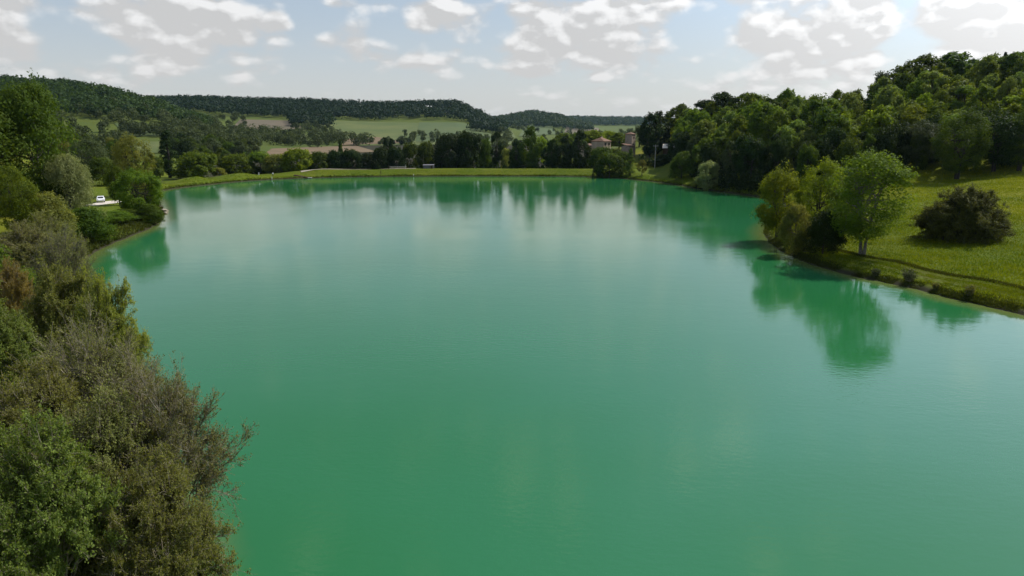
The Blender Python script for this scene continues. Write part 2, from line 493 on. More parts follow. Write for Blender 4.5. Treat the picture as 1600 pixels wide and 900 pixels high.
def height(x, y, sd=None):
    x = np.asarray(x, float).ravel(); y = np.asarray(y, float).ravel()
    z = hills(x, y)
    near = (y < 420) & (np.abs(x) < 330)
    s = np.full(len(x), 60.0)
    if sd is None:
        if near.any(): s[near] = shore_sd(x[near], y[near])
    else:
        s = sd
    t = np.clip(s / 7.0, 0, 1); t = t * t * (3 - 2 * t)
    bank = 0.05 + 0.55 * np.clip(s / 1.1, 0, 1) + 0.03 * s + 0.10 * np.sin(x * 2.1) * np.sin(y * 1.7) * np.clip(s, 0, 1)
    zz = np.where(s > 0, bank * (1 - t) + z * t, np.maximum(-2.5, s * 0.45))
    return np.where(near, zz, z)

def H1(x, y):
    return float(height([x], [y])[0])

rows = np.concatenate([np.arange(-260, -20, 12.0), np.arange(-20, 340, 1.6), 340 * np.exp(np.linspace(0, math.log(7000 / 340.), 190))])
S = np.linspace(-1.2, 1.2, 440)
X = S[None, :] * np.maximum(rows, 135.0)[:, None]
Y = np.repeat(rows[:, None], len(S), axis=1)
xf, yf = X.ravel(), Y.ravel()
Zt = height(xf, yf)
nr, nc = X.shape
ii = np.arange((nr - 1) * nc).reshape(nr - 1, nc)[:, :-1].ravel()
Ft = np.stack([ii, ii + 1, ii + nc + 1, ii + nc], axis=1)

def ground_material():
    m, q, out = new_mat('grassland')
    geo = q.node('ShaderNodeNewGeometry')
    pos = geo.outputs['Position']
    big = q.noise(pos, 0.035, 4, 0.55)
    med = q.noise(pos, 0.35, 5, 0.62)
    fine = q.noise(pos, 3.2, 5, 0.7)
    c = q.mix(q.smooth(big, 0.35, 0.65), (0.120, 0.150, 0.007), (0.185, 0.180, 0.012))
    c = q.mix(q.math('MULTIPLY', q.smooth(med, 0.42, 0.72), 0.6), c, (0.072, 0.108, 0.006))
    c = q.mix(q.math('MULTIPLY', q.smooth(fine, 0.40, 0.75), 0.5), c, (0.050, 0.062, 0.010))
    dry = q.math('MULTIPLY', q.smooth(q.noise(pos, 0.09, 5, 0.7, 0.6), 0.56, 0.74), 0.6)
    c = q.mix(dry, c, (0.235, 0.200, 0.040))
    sp = q.node('ShaderNodeSeparateXYZ'); q.put(sp.inputs[0], pos)
    low = q.math('SUBTRACT', 1.0, q.smooth(q.math('ADD', sp.outputs[2], q.math('MULTIPLY', q.math('SUBTRACT', big, .5), 5.0)), 2.2, 6.5))
    c = q.mix(q.math('MULTIPLY', low, 0.55), c, (0.064, 0.100, 0.006))
    beyond = q.math('MULTIPLY', q.smooth(sp.outputs[1], 330.0, 460.0), 0.75)
    c = q.mix(beyond, c, (0.060, 0.085, 0.020))
    wet = q.math('SUBTRACT', 1.0, q.smooth(q.math('ADD', sp.outputs[2], q.math('MULTIPLY', q.math('SUBTRACT', med, .5), .5)), 0.22, 0.62))
    c = q.mix(wet, c, (0.036, 0.033, 0.018))
    p = q.node('ShaderNodeBsdfPrincipled')
    q.put(p.inputs['Base Color'], c)
    p.inputs['Roughness'].default_value = 0.95
    p.inputs['Specular IOR Level'].default_value = 0.1
    b = q.node('ShaderNodeBump'); b.inputs['Strength'].default_value = 0.7; b.inputs['Distance'].default_value = 0.25
    q.put(b.inputs['Height'], q.math('ADD', fine, q.math('MULTIPLY', med, 2.0)))
    q.t.links.new(b.outputs[0], p.inputs['Normal'])
    q.t.links.new(p.outputs[0], out.inputs[0])
    return m
M['ground'] = ground_material()
ground = link('ground', mesh_from('ground', np.stack([xf, yf, Zt], 1), Ft, [M['ground']], smooth=True))
tag(ground, kind='structure')

# ------------------------------------------------------------------ lake
def water_material():
    m, q, out = new_mat('lake_water')
    geo = q.node('ShaderNodeNewGeometry')
    pos = geo.outputs['Position']
    at = q.node('ShaderNodeAttribute', attribute_name='depth')
    dep = at.outputs['Fac']
    big = q.noise(pos, 0.022, 3, 0.5, 0.4)
    deep = q.mix(q.smooth(big, 0.3, 0.7), (0.0165, 0.126, 0.036), (0.021, 0.139, 0.052))
    wob = q.math('ADD', dep, q.math('MULTIPLY', q.math('SUBTRACT', q.noise(pos, 0.25, 4), 0.5), 2.2))
    c = q.mix(q.smooth(wob, 0.0, 4.2), (0.105, 0.140, 0.036), deep)
    p = q.node('ShaderNodeBsdfPrincipled')
    q.put(p.inputs['Base Color'], c)
    p.inputs['IOR'].default_value = 1.333
    p.inputs['Roughness'].default_value = 0.07
    # ripples: fine wind chop in patches over long slow undulation
    st = q.node('ShaderNodeMapping'); st.inputs['Scale'].default_value = (0.55, 1.0, 1.0); st.inputs['Rotation'].default_value = (0, 0, R(14))
    q.put(st.inputs['Vector'], pos)
    chop = q.noise(st.outputs[0], 2.6, 3, 0.55)
    swell = q.noise(st.outputs[0], 0.55, 2, 0.5)
    patch = q.smooth(q.noise(pos, 0.018, 3, 0.5, 0.8), 0.36, 0.66)
    hgt = q.math('ADD', q.math('MULTIPLY', chop, q.math('ADD', 0.004, q.math('MULTIPLY', patch, 0.015))), q.math('MULTIPLY', swell, 0.010))
    b = q.node('ShaderNodeBump'); b.inputs['Strength'].default_value = 1.0; b.inputs['Distance'].default_value = 1.0
    q.put(b.inputs['Height'], hgt)
    q.t.links.new(b.outputs[0], p.inputs['Normal'])
    q.t.links.new(p.outputs[0], out.inputs[0])
    return m
M['water'] = water_material()
gx = np.arange(-150, 190, 2.0); gy = np.arange(2, 312, 2.0)
GX, GY = np.meshgrid(gx, gy)
sdw = shore_sd(GX, GY)
nw = len(gx)
wi = np.arange((len(gy) - 1) * nw).reshape(len(gy) - 1, nw)[:, :-1].ravel()
FW = np.stack([wi, wi + 1, wi + nw + 1, wi + nw], 1)
FW = FW[(sdw[FW] < 2.5).any(axis=1)]
used, inv = np.unique(FW, return_inverse=True)
FW = inv.reshape(FW.shape)
VW = np.stack([GX.ravel(), GY.ravel(), np.zeros(GX.size)], 1)[used]
me = mesh_from('lake', VW, FW, [M['water']], smooth=True)
a = me.attributes.new('depth', 'FLOAT', 'POINT'); a.data.foreach_set('value', (-sdw[used]).astype(np.float32))
lake = link('lake_water', me)
tag(lake, kind='structure')

# ------------------------------------------------------------------ draped patches: fields, tracks
def hit(px, py, y0=60, y1=5000):
    """first point of the terrain along pixel rays"""
    px = np.asarray(px, float).ravel(); py = np.asarray(py, float).ravel()
    u = (px - 800) / FOC; v = (450 - py) / FOC
    dy = math.cos(PITCH) + v * math.sin(PITCH); dz = -math.sin(PITCH) + v * math.cos(PITCH)
    ys = np.exp(np.linspace(math.log(y0), math.log(y1), 420))
    res = np.full(len(px), np.nan)
    prev = None
    for yy in ys:
        x = u / dy * yy; z = CAM_H + dz / dy * yy
        h = hills(x, np.full(len(x), yy)) if yy > 340 else height(x, np.full(len(x), yy))
        g = z - h
        if prev is not None:
            c = np.isnan(res) & (g <= 0)
            if c.any():
                t = prev[1] / (prev[1] - g + 1e-12)
                res[c] = (prev[0] + (yy - prev[0]) * t)[c]
        prev = (yy, g)
    return u / dy * res, res

def patch(name, quad, mat, off=0.5, nu=26, nv=14, y0=60):
    """quad: pixel corners (near left, near right, far right, far left)"""
    s, t = np.meshgrid(np.linspace(0, 1, nu), np.linspace(0, 1, nv))
    q = np.array(quad, float)
    P = (q[0][None, None] * ((1 - s) * (1 - t))[..., None] + q[1] * (s * (1 - t))[..., None] + q[2] * (s * t)[..., None] + q[3] * ((1 - s) * t)[..., None])
    x, y = hit(P[..., 0], P[..., 1], y0)
    ok = ~np.isnan(y)
    z = np.zeros(len(x)); z[ok] = height(x[ok], y[ok]) + off
    i = np.arange((nv - 1) * nu).reshape(nv - 1, nu)[:, :-1].ravel()
    F = np.stack([i, i + 1, i + nu + 1, i + nu], 1)
    F = F[ok[F].all(axis=1)]
    x[~ok] = 0; y[~ok] = 0
    o = link(name, mesh_from(name, np.stack([x, y, z], 1), F, [mat], smooth=True))
    return tag(o, kind='structure')

M['field_green'] = simple('field_green', (0.066, 0.092, 0.016), 0.95, (0.100, 0.116, 0.026), 0.02)
M['field_green2'] = simple('field_green_cool', (0.054, 0.082, 0.020), 0.95, (0.076, 0.100, 0.026), 0.02)
M['field_brown'] = simple('ploughed_soil', (0.165, 0.108, 0.055), 0.95, (0.125, 0.092, 0.045), 0.03)
M['field_stubble'] = simple('stubble', (0.135, 0.105, 0.066), 0.95, (0.105, 0.088, 0.050), 0.03)
M['gravel'] = simple('pale_gravel', (0.62, 0.56, 0.47), 0.95, (0.45, 0.40, 0.32), 1.2, 0.4)
M['track'] = simple('pale_track', (0.36, 0.31, 0.23), 0.95, (0.26, 0.23, 0.15), 0.6, 0.3)
M['mown'] = simple('mown_grass', (0.112, 0.140, 0.008), 0.95, (0.080, 0.108, 0.006), 1.1, 0.5)
M['rut'] = simple('worn_rut', (0.118, 0.112, 0.020), 0.95, (0.092, 0.106, 0.010), 1.4, 0.5)

patch('field', [(560, 228), (770, 226), (700, 194), (470, 187)], M['field_green'])
patch('field', [(650, 222), (795, 222), (725, 192), (655, 192)], M['field_green2'], 0.9)
patch('ploughed_field', [(405, 246), (590, 238), (556, 228), (425, 233)], M['field_brown'])
patch('ploughed_field', [(530, 228), (640, 224), (590, 215), (540, 218)], M['field_brown'], 0.9)
patch('stubble_field', [(360, 203), (475, 203), (462, 189), (375, 187)], M['field_stubble'])
patch('field', [(200, 214), (292, 213), (290, 199), (178, 193)], M['field_green2'])
patch('field', [(205, 240), (262, 240), (255, 222), (215, 222)], M['field_green'])
patch('field', [(768, 226), (812, 226), (800, 204), (776, 201)], M['field_green'])
patch('field', [(810, 214), (870, 210), (860, 196), (822, 194)], M['field_green2'], 0.9)
patch('field', [(880, 212), (940, 212), (935, 200), (885, 198)], M['field_stubble'], 0.9)

def ribbon(name, pts, width, mat, off=0.03, sub=8, jit=0.0):
    """strip draped along world points"""
    P = np.array(pts, float)
    t = np.linspace(0, len(P) - 1, (len(P) - 1) * sub + 1)
    x = np.interp(t, np.arange(len(P)), P[:, 0]); y = np.interp(t, np.arange(len(P)), P[:, 1])
    T = unit(np.stack([np.gradient(x), np.gradient(y)], 1)); Nn = np.stack([-T[:, 1], T[:, 0]], 1)
    cols = np.linspace(-.5, .5, 5)
    rg = np.random.default_rng(11)
    wj = width * (1 + jit * rg.normal(size=len(x)))
    V = np.concatenate([np.stack([x + Nn[:, 0] * wj * c, y + Nn[:, 1] * wj * c], 1) for c in cols])
    z = height(V[:, 0], V[:, 1]) + off
    n = len(x)
    F = np.concatenate([np.stack([np.arange(n - 1) + k * n, np.arange(1, n) + k * n, np.arange(1, n) + (k + 1) * n, np.arange(n - 1) + (k + 1) * n], 1) for k in range(4)])
    o = link(name, mesh_from(name, np.column_stack([V, z]), F, [mat], smooth=True))
    return tag(o, kind='structure')

def gp(px, py, y0=30):
    x, y = hit([px], [py], y0)
    return float(x[0]), float(y[0])

# mown path along the right bank with two worn ruts
path_px = [(1255, 384), (1300, 396), (1345, 407), (1420, 424), (1500, 441), (1600, 462), (1700, 484)]
pp = [gp(*p) for p in path_px]
ribbon('mown_path', pp, 2.4, M['mown'], 0.05, 10, 0.05)
for dy in (-0.75, 0.75):
    ribbon('wheel_rut', [(x + dy * .5, y + dy) for x, y in pp[2:]], 0.30, M['rut'], 0.07, 14, 0.3)
# track along the crest of the dam
def dam_at(px, off):
    Yd = shore_depth(px) + off
    return (px - 800) / FOC / px_dir(px, 268)[1] * Yd, Yd
ribbon('dam_track', [dam_at(470, 11), dam_at(540, 11), dam_at(600, 11), dam_at(650, 11)], 3.0, M['track'], 0.14, 10)
# gravel parking spot
cx0, cy0 = unproject(164, 318, 1.6)
th = np.linspace(0, 2 * np.pi, 40, endpoint=False)
rr = 1 + 0.12 * np.sin(3 * th + 1) + 0.08 * np.sin(5 * th)
gvx = np.concatenate([[cx0], cx0 + 2.5 * rr * np.cos(th)]); gvy = np.concatenate([[cy0], cy0 + 7.0 * rr * np.sin(th)])
gvz = height(gvx, gvy) + 0.10
me = poly_mesh('gravel', np.column_stack([gvx, gvy, gvz]), [(0, 1 + i, 1 + (i + 1) % 40) for i in range(40)], M['gravel'])
tag(link('gravel_parking', me), kind='structure')

# ------------------------------------------------------------------ tree prototypes
def crown_leaves(seed, H, Rd, z0, lobes, clumps, leaves, leaf, shape='round', droop=0.0, cl=0.34):
    rng = np.random.default_rng(seed)
    hz = (H - z0) / 2; cz = (H + z0) / 2
    C = []; RL = []
    for i in range(lobes):
        d = rng.normal(size=3); d /= np.linalg.norm(d)
        f = rng.uniform(0.45, 1.0) ** 0.5
        if shape == 'round':
            r = Rd * rng.uniform(0.24, 0.48)
            c = np.array([d[0] * (Rd - r), d[1] * (Rd - r), cz + d[2] * (hz - r * .9)]) * np.array([f, f, 1]) 
            if i == 0: c = np.array([rng.uniform(-.2, .2) * Rd, rng.uniform(-.2, .2) * Rd, H - r])
        elif shape == 'poplar':
            t = (i + rng.uniform(0, 1)) / lobes
            r = Rd * (0.55 + 0.45 * math.sin(math.pi * min(1, t * .9 + .12)))* rng.uniform(.7, 1.0)
            r = min(r, Rd * (1.35 - t))
            c = np.array([rng.uniform(-.25, .25) * Rd, rng.uniform(-.25, .25) * Rd, z0 + r * .6 + t * (H - z0 - r * 1.4)])
        elif shape == 'cone':
            t = (i + rng.uniform(0, 1)) / lobes
            r = Rd * (0.95 - 0.75 * t) * rng.uniform(.45, .65)
            a_ = rng.uniform(0, 6.28); rad = max(0, Rd * (1 - t) - r) * rng.uniform(.4, 1.0)
            c = np.array([math.cos(a_) * rad, math.sin(a_) * rad, z0 + r * .7 + t * (H - z0 - r * 1.3)])
        else:  # bush: dome to the ground
            r = Rd * rng.uniform(0.30, 0.46)
            a_ = rng.uniform(0, 6.28); e_ = rng.uniform(0.0, 1.0)
            rad = (Rd - r) * math.cos(e_ * 1.45) * f
            c = np.array([math.cos(a_) * rad, math.sin(a_) * rad, z0 + r * .75 + (H - z0 - 1.75 * r) * math.sin(e_ * 1.5)])
        C.append(c); RL.append(r)
    C = np.array(C); RL = np.array(RL)
    nC = lobes * clumps
    li = np.repeat(np.arange(lobes), clumps)
    D = unit(rng.normal(size=(nC, 3)) + np.array([0, 0, 0.35]))
    out = unit((C[li] - np.array([0, 0, cz])) / np.array([Rd, Rd, hz]))
    flip = (D * out).sum(1) < -0.25
    D[flip] *= -1
    ext = rng.uniform(0.62, 1.06, size=(nC, 1)) + (rng.uniform(size=(nC, 1)) < .14) * rng.uniform(.1, .42, size=(nC, 1))
    CP = C[li] + D * RL[li][:, None] * ext * np.array([1, 1, .95])
    rc = RL[li] * cl * rng.uniform(.7, 1.3, nC)
    ct = rng.uniform(0, 1, nC)
    k = np.repeat(np.arange(nC), leaves)
    off = rng.normal(size=(len(k), 3)) * np.array([1, 1, .85])
    off *= np.minimum(1.0, 1.7 / np.maximum(np.linalg.norm(off, axis=1, keepdims=True), 1e-6))
    P = CP[k] + off * rc[k][:, None] * .62
    if droop: P[:, 2] -= droop * rng.uniform(0, 1, len(k)) ** 2 * rc[k] * 2.2
    P[:, 2] = np.maximum(P[:, 2], 0.05)
    N = D[k] * .55 + unit(off) * .55 + rng.normal(size=P.shape) * .45 + np.array([0, 0, .15])
    sz = leaf * rng.uniform(.65, 1.35, len(k))
    axis = None
    if droop: axis = rng.normal(size=P.shape) * .5 + np.array([0, 0, -1.0])
    V, F = leaf_quads(P, N, sz, rng, 0.62 if not droop else 0.36, axis)
    lt = rng.uniform(0, 1, lobes)
    tint = np.repeat(np.clip(ct[k] * .45 + lt[li][k] * .3 + rng.uniform(0, .35, len(k)), 0, 1), 4)
    return V, F, tint, C, RL

def trunk_tubes(seed, H, Rd, z0, C, stems=1, base_r=None):
    rng = np.random.default_rng(seed + 99)
    br = base_r or 0.022 * H
    V = []; F = []; o = 0
    cz = (H + z0) / 2
    tops = []
    for s in range(stems):
        a_ = 6.28 * s / max(stems, 1) + rng.uniform(0, 1)
        lean = 0.0 if stems == 1 else Rd * .38
        top = np.array([math.cos(a_) * lean + rng.normal() * .1, math.sin(a_) * lean + rng.normal() * .1, cz + (H - cz) * .45])
        b0 = np.array([math.cos(a_), math.sin(a_), 0]) * (0 if stems == 1 else br * .8)
        t = np.linspace(0, 1, 7)[:, None]
        L = b0 * (1 - t) + top * t
        L[:, :2] *= (t ** 0.7)
        L[:, :2] += b0[:2] * (1 - t)
        L += np.sin(t * 5 + rng.uniform(0, 6)) * rng.normal(size=3) * .02 * H * t * (1 - t) * 2
        L[0, 2] = -0.6
        r = br * (1 - .8 * t[:, 0]) * (1.0 if stems == 1 else .7)
        r[0] *= 1.35
        v, f = tubes(L[None], r[None], 7)
        V.append(v); F.append(f + o); o += len(v)
        tops.append(L)
    n = len(C)
    TT = np.array(tops)
    s = rng.integers(0, stems, n)
    tt = rng.uniform(.35, .95, n)
    st = np.array([[np.interp(tt[i], np.linspace(0, 1, 7), TT[s[i], :, k]) for k in range(3)] for i in range(n)])
    st[:, 2] = np.minimum(st[:, 2], C[:, 2] - .02 * H)
    u = np.linspace(0, 1, 5)[None, :, None]
    L = st[:, None] * (1 - u) + C[:, None] * u
    L[:, :, 2] += (u * (1 - u))[:, :, 0] * -.05 * H
    r = br * .42 * (1 - .8 * u[:, :, 0]) * np.ones((n, 1))
    v, f = tubes(L, r, 4)
    V.append(v); F.append(f + o); o += len(v)
    # secondary limbs
    k = np.repeat(np.arange(n), 4)
    e = C[k] + unit(rng.normal(size=(len(k), 3)) + np.array([0, 0, .5])) * Rd * rng.uniform(.2, .42, (len(k), 1))
    u2 = np.linspace(0, 1, 4)[None, :, None]
    s0 = L[k, 3]
    L2 = s0[:, None] * (1 - u2) + e[:, None] * u2
    r2 = br * .14 * (1 - .8 * u2[:, :, 0]) * np.ones((len(k), 1))
    v, f = tubes(L2, r2, 3)
    V.append(v); F.append(f + o)
    return np.concatenate(V), np.concatenate(F)

PROTO = {}
def proto(key, seed, H, Rd, z0, lobes, clumps, leaves, leaf, shape='round', droop=0.0, stems=1, cl=0.34, base_r=None):
    V, F, tint, C, RL = crown_leaves(seed, H, Rd, z0, lobes, clumps, leaves, leaf, shape, droop, cl)
    crown = mesh_from('crown_' + key, V, F, [M['mid']], tint=tint)
    tv, tf = trunk_tubes(seed, H, Rd, z0, C, stems, base_r)
    trunk = mesh_from('trunk_' + key, tv, tf, [M['bark']], smooth=True)
    # one-mesh form for far copies
    both_v = np.concatenate([V, tv]); both_f = np.concatenate([F, tf + len(V)])
    far = mesh_from('tree_' + key, both_v, both_f, [M['mid'], M['bark']], np.r_[np.zeros(len(F)), np.ones(len(tf))], np.r_[tint, np.zeros(len(tv))])
    PROTO[key] = (H, Rd, crown, trunk, far)

# far stock (seen from 190 m and more)
proto('oak_a', 1, 14, 5.6, 2.2, 20, 15, 24, .66, cl=.36)
proto('oak_b', 2, 14, 6.0, 1.8, 22, 14, 24, .66, cl=.36)
proto('oak_c', 3, 14, 5.0, 2.6, 17, 16, 24, .66, cl=.38)
proto('oak_d', 4, 14, 5.4, 0.8, 22, 14, 24, .62, cl=.38)
proto('ash', 5, 16, 4.6, 2.4, 20, 14, 24, .60, cl=.36)
proto('loose', 6, 15, 5.0, 2.0, 18, 12, 22, .56, cl=.36)
proto('poplar', 7, 20, 2.5, 0.8, 12, 26, 22, .50, 'poplar')
proto('cone', 8, 16, 4.2, 0.8, 22, 14, 22, .50, 'cone')
proto('bush', 9, 6, 4.4, 0.0, 16, 18, 26, .42, 'bush')
proto('dome', 10, 9, 5.6, 0.0, 18, 20, 26, .52, 'bush')
proto('willow', 11, 11, 5.2, 0.4, 17, 22, 26, .60, 'bush', droop=.9)
FARK = ['oak_a', 'oak_b', 'oak_c', 'oak_d', 'ash', 'loose']
# nearer stock (about 100 to 160 m), small leaves
proto('near_multistem', 21, 16, 6.2, 2.4, 32, 17, 36, .30, stems=4, cl=.36, base_r=.30)
proto('near_round', 22, 11, 4.6, 0.9, 26, 17, 36, .28, stems=2, cl=.38)
proto('near_tall', 23, 13, 4.8, 1.4, 26, 17, 36, .28, stems=2, cl=.38)
proto('near_bush', 24, 7, 4.0, 0.0, 26, 22, 34, .24, 'bush', cl=.36)
proto('near_willow', 25, 14, 6.2, 0.0, 28, 26, 36, .38, 'bush', droop=.9)
proto('near_dense', 26, 20, 8.0, 0.5, 44, 20, 36, .44, cl=.38, base_r=.42)

def set_mat(o, m):
    o.material_slots[0].link = 'OBJECT'
    o.material_slots[0].material = m

TREES = 0
def tree(px, Yd, top, wpx, key, mat, label, name='tree', cat='tree', group=None, far=False, bark=None, h=None, seed=None, sink=0.0):
    """px: column of the trunk, Yd: metres ahead of the camera, top: pixel row of the crown's top, wpx: crown width in pixels"""
    global TREES
    TREES += 1
    rng = random.Random(seed if seed is not None else TREES * 7 + 5)
    c = (px - 800) / 1128.0
    if top is not None:
        d = px_dir(px, top)
        c = (px - 800) / FOC / d[1]
    x = c * Yd
    z = H1(x, Yd) - sink
    if top is not None:
        ztop = CAM_H + d[2] / d[1] * Yd
        h = max(1.0, ztop - z)
    Wm = wpx / FOC * Yd * 1.0
    Hh, Rd, crown, trunk, farm = PROTO[key]
    sx = Wm / (2 * Rd); sz = h / Hh
    rz = rng.uniform(0, 6.28)
    if far:
        o = link(name, farm, None, (x, Yd, z), rz, (sx, sx, sz))
        set_mat(o, M[mat])
    else:
        o = link(name, None, None, (x, Yd, z), rz, (sx, sx, sz))
        cr = link('crown', crown, o); set_mat(cr, M[mat])
        tr = link('trunk', trunk, o)
        if bark: set_mat(tr, M[bark])
    return tag(o, label, cat, group)

# ---- right bank trees
tree(1365, 103.5, 238, 142, 'near_multistem', 'mid', 'tall pale-green multi-stemmed tree beside the mown path on the right bank', bark='palebark', seed=3)
tree(1222, 126, 264, 76, 'near_round', 'bright', 'bright green rounded tree at the tip of the right bank', seed=12)
tree(1288, 122, 249, 80, 'near_tall', 'bright', 'bright green tree rising behind the pale shrub of the right bank', seed=21)
tree(1322, 116, 282, 60, 'near_round', 'mid', 'shorter green tree tucked against the tall multi-stemmed tree', seed=23)
tree(1248, 112, 318, 56, 'near_bush', 'olive', 'pale dusty green shrub at the waterside below the bright trees', 'shrub', 'shrub', bark='palebark', seed=31)
tree(1292, 107, 328, 70, 'near_bush', 'deep', 'dark shaded shrub at the foot of the tall multi-stemmed tree', 'shrub', 'shrub', seed=41)
tree(1330, 185, 262, 90, 'near_bush', 'grey', 'grey-green shrub at the wood edge behind the right bank trees', 'shrub', 'shrub', seed=43)

# ---- left bank, nearest last
tree(40, 128, 128, 122, 'near_dense', 'dark', 'huge dark green tree at the left edge, taller than all around', seed=4)
tree(-40, 120, 165, 150, 'near_dense', 'dark', 'dark green tree cut by the left edge beside the huge tree', seed=8)
tree(14, 104, 258, 70, 'near_tall', 'mid', 'mid green leafy tree in front of the huge left edge tree', seed=5)
tree(98, 126, 241, 92, 'near_willow', 'willow', 'silvery grey-green willow on the left shore', seed=6)
tree(64, 108, 300, 90, 'near_bush', 'olive', 'olive green bush below the silvery willow', 'shrub', 'shrub', seed=7)
tree(128, 120, 324, 88, 'near_bush', 'dark', 'dark bush overhanging the water below the parked car', 'shrub', 'shrub', seed=9)
tree(168, 140, 330, 84, 'near_bush', 'mid', 'low green bush on the shore right of the dark overhanging bush', 'shrub', 'shrub', seed=10)
tree(196, 147, 326, 62, 'near_bush', 'dark', 'dark low bush between the shore point tree and the green bush', 'shrub', 'shrub', seed=13)
tree(214, 152, 264, 74, 'near_round', 'mid', 'green tree standing at the tip of the left shore point', seed=11)
tree(232, 148, 318, 44, 'near_bush', 'dark', 'small dark bush under the tree on the left shore point', 'shrub', 'shrub', seed=14)
tree(203, 196, 210, 66, 'near_tall', 'olive', 'tall olive tree behind the parked white car', seed=15)
tree(180, 172, 258, 34, 'near_round', 'dark', 'dark narrow tree just right of the parked car', seed=16)
tree(134, 240, 216, 62, 'near_tall', 'grey', 'greyish tree behind the silvery willow', seed=17)
tree(158, 232, 246, 52, 'near_bush', 'dark', 'dark rounded bush behind the gravel parking spot', 'shrub', 'shrub', seed=18)
tree(258, 285, 202, 24, 'poplar', 'deep', 'slender dark poplar behind the left end of the dam', seed=19)
tree(308, 280, 237, 80, 'dome', 'mid', 'broad rounded tree right behind the left end of the dam', seed=20)
tree(240, 262, 243, 34, 'dome', 'dark', 'dark bushy tree between the slender poplar and the shore point', seed=22)
tree(342, 285, 262, 24, 'bush', 'lime', 'small yellowish bush at the right foot of the broad rounded tree', 'shrub', 'shrub', seed=24)

# ---- row behind the dam
row = [(368, 312, 240, 52, 'dome', 'mid', 'green bushy tree first in the row behind the dam, beside the yellowish bush'),
       (405, 318, 236, 46, 'dome', 'mid', 'green bushy tree second in the row behind the dam'),
       (432, 312, 240, 44, 'dome', 'olive', 'olive bushy tree third in the row behind the dam'),
       (463, 310, 231, 56, 'oak_d', 'bright', 'bright green round tree standing out in the row behind the dam'),
       (497, 318, 236, 40, 'oak_d', 'dark', 'dark tree just right of the bright green round tree'),
       (524, 322, 234, 40, 'dome', 'deep', 'near-black tree second right of the bright green round tree'),
       (548, 322, 232, 38, 'oak_d', 'deep', 'near-black tree left of the pointed dark tree'),
       (572, 330, 238, 34, 'oak_b', 'deep', 'near-black low tree beneath the ploughed fields'),
       (531, 345, 217, 22, 'cone', 'dark', 'pointed dark tree rising in front of the ploughed field'),
       (594, 326, 228, 34, 'oak_d', 'deep', 'dark tree behind the pale dam track'),
       (602, 345, 213, 12, 'poplar', 'deep', 'left one of two slim dark spires behind the dam'),
       (611, 345, 215, 11, 'poplar', 'deep', 'right one of two slim dark spires behind the dam'),
       (618, 328, 228, 34, 'oak_c', 'deep', 'dark tree beneath the two slim spires'),
       (640, 332, 222, 34, 'oak_d', 'dark', 'dark green tree above the grey shed, left of the big black clump'),
       (664, 336, 220, 36, 'oak_b', 'dark', 'dark green tree right above the grey shed'),
       (700, 326, 208, 56, 'dome', 'deep', 'left half of the big black tree clump behind the dam'),
       (733, 328, 204, 58, 'dome', 'deep', 'right half of the big black tree clump behind the dam'),
       (757, 340, 216, 28, 'oak_d', 'dark', 'dark tree at the right foot of the big black clump'),
       (776, 332, 205, 20, 'ash', 'deep', 'thin dark tree with open gap at its right behind the dam'),
       (806, 326, 218, 26, 'oak_d', 'deep', 'dark tree left of the tallest block-shaped tree behind the dam'),
       (830, 324, 199, 38, 'oak_d', 'dark', 'tallest block-shaped dark tree behind the dam centre'),
       (862, 326, 218, 32, 'oak_b', 'deep', 'dark tree right of the tallest block-shaped tree'),
       (884, 324, 213, 30, 'oak_d', 'deep', 'dark tree midway between the block-shaped tree and the farmhouse'),
       (907, 322, 205, 34, 'oak_d', 'deep', 'tall dark tree just left of the farmhouse'),
       (790, 360, 232, 26, 'bush', 'lime', 'pale bush seen through the gap in the dark row'),
       (846, 352, 214, 26, 'oak_a', 'bright', 'bright tree peeping out behind the tallest block-shaped tree'),
       (953, 294, 238, 48, 'dome', 'dark', 'large dark green bush on the shore below the farmhouse'),
       (935, 296, 256, 22, 'bush', 'grey', 'grey-brown low bush where the dam meets the right shore'),
       (986, 291, 231, 30, 'cone', 'cool', 'upright pointed bush on the shore below the stone tower'),
       (1004, 287, 250, 18, 'loose', 'olive', 'small thin young tree on the grassy right shore'),
       (1067, 263, 237, 42, 'near_bush', 'dark', 'dark vase-shaped bush at the water left of the round pale bush'),
       (1110, 234.5, 252, 52, 'willow', 'willow', 'round pale willow bush at the water on the far right shore'),
       (1089, 242, 283, 28, 'bush', 'lime', 'low yellow-green bush at the foot of the round pale willow')]
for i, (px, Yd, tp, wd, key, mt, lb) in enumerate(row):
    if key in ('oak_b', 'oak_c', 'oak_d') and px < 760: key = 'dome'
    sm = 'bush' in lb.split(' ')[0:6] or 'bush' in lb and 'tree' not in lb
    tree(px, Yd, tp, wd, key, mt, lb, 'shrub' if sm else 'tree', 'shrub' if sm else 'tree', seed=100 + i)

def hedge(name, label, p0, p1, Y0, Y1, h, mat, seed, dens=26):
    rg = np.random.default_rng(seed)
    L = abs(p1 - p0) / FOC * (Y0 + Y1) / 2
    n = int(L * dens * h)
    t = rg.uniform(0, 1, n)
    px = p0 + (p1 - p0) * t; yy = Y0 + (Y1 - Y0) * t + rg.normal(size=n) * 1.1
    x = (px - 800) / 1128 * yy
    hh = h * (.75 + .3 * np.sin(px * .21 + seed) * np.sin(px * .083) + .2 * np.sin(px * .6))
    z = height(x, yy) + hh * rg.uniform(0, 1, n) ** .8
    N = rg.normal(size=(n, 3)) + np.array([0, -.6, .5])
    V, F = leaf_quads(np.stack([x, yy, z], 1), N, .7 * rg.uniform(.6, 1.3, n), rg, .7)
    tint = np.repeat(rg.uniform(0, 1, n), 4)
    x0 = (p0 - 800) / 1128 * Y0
    return tag(link(name, mesh_from(name, V, F, [M[mat]], tint=tint)), label, 'hedge')
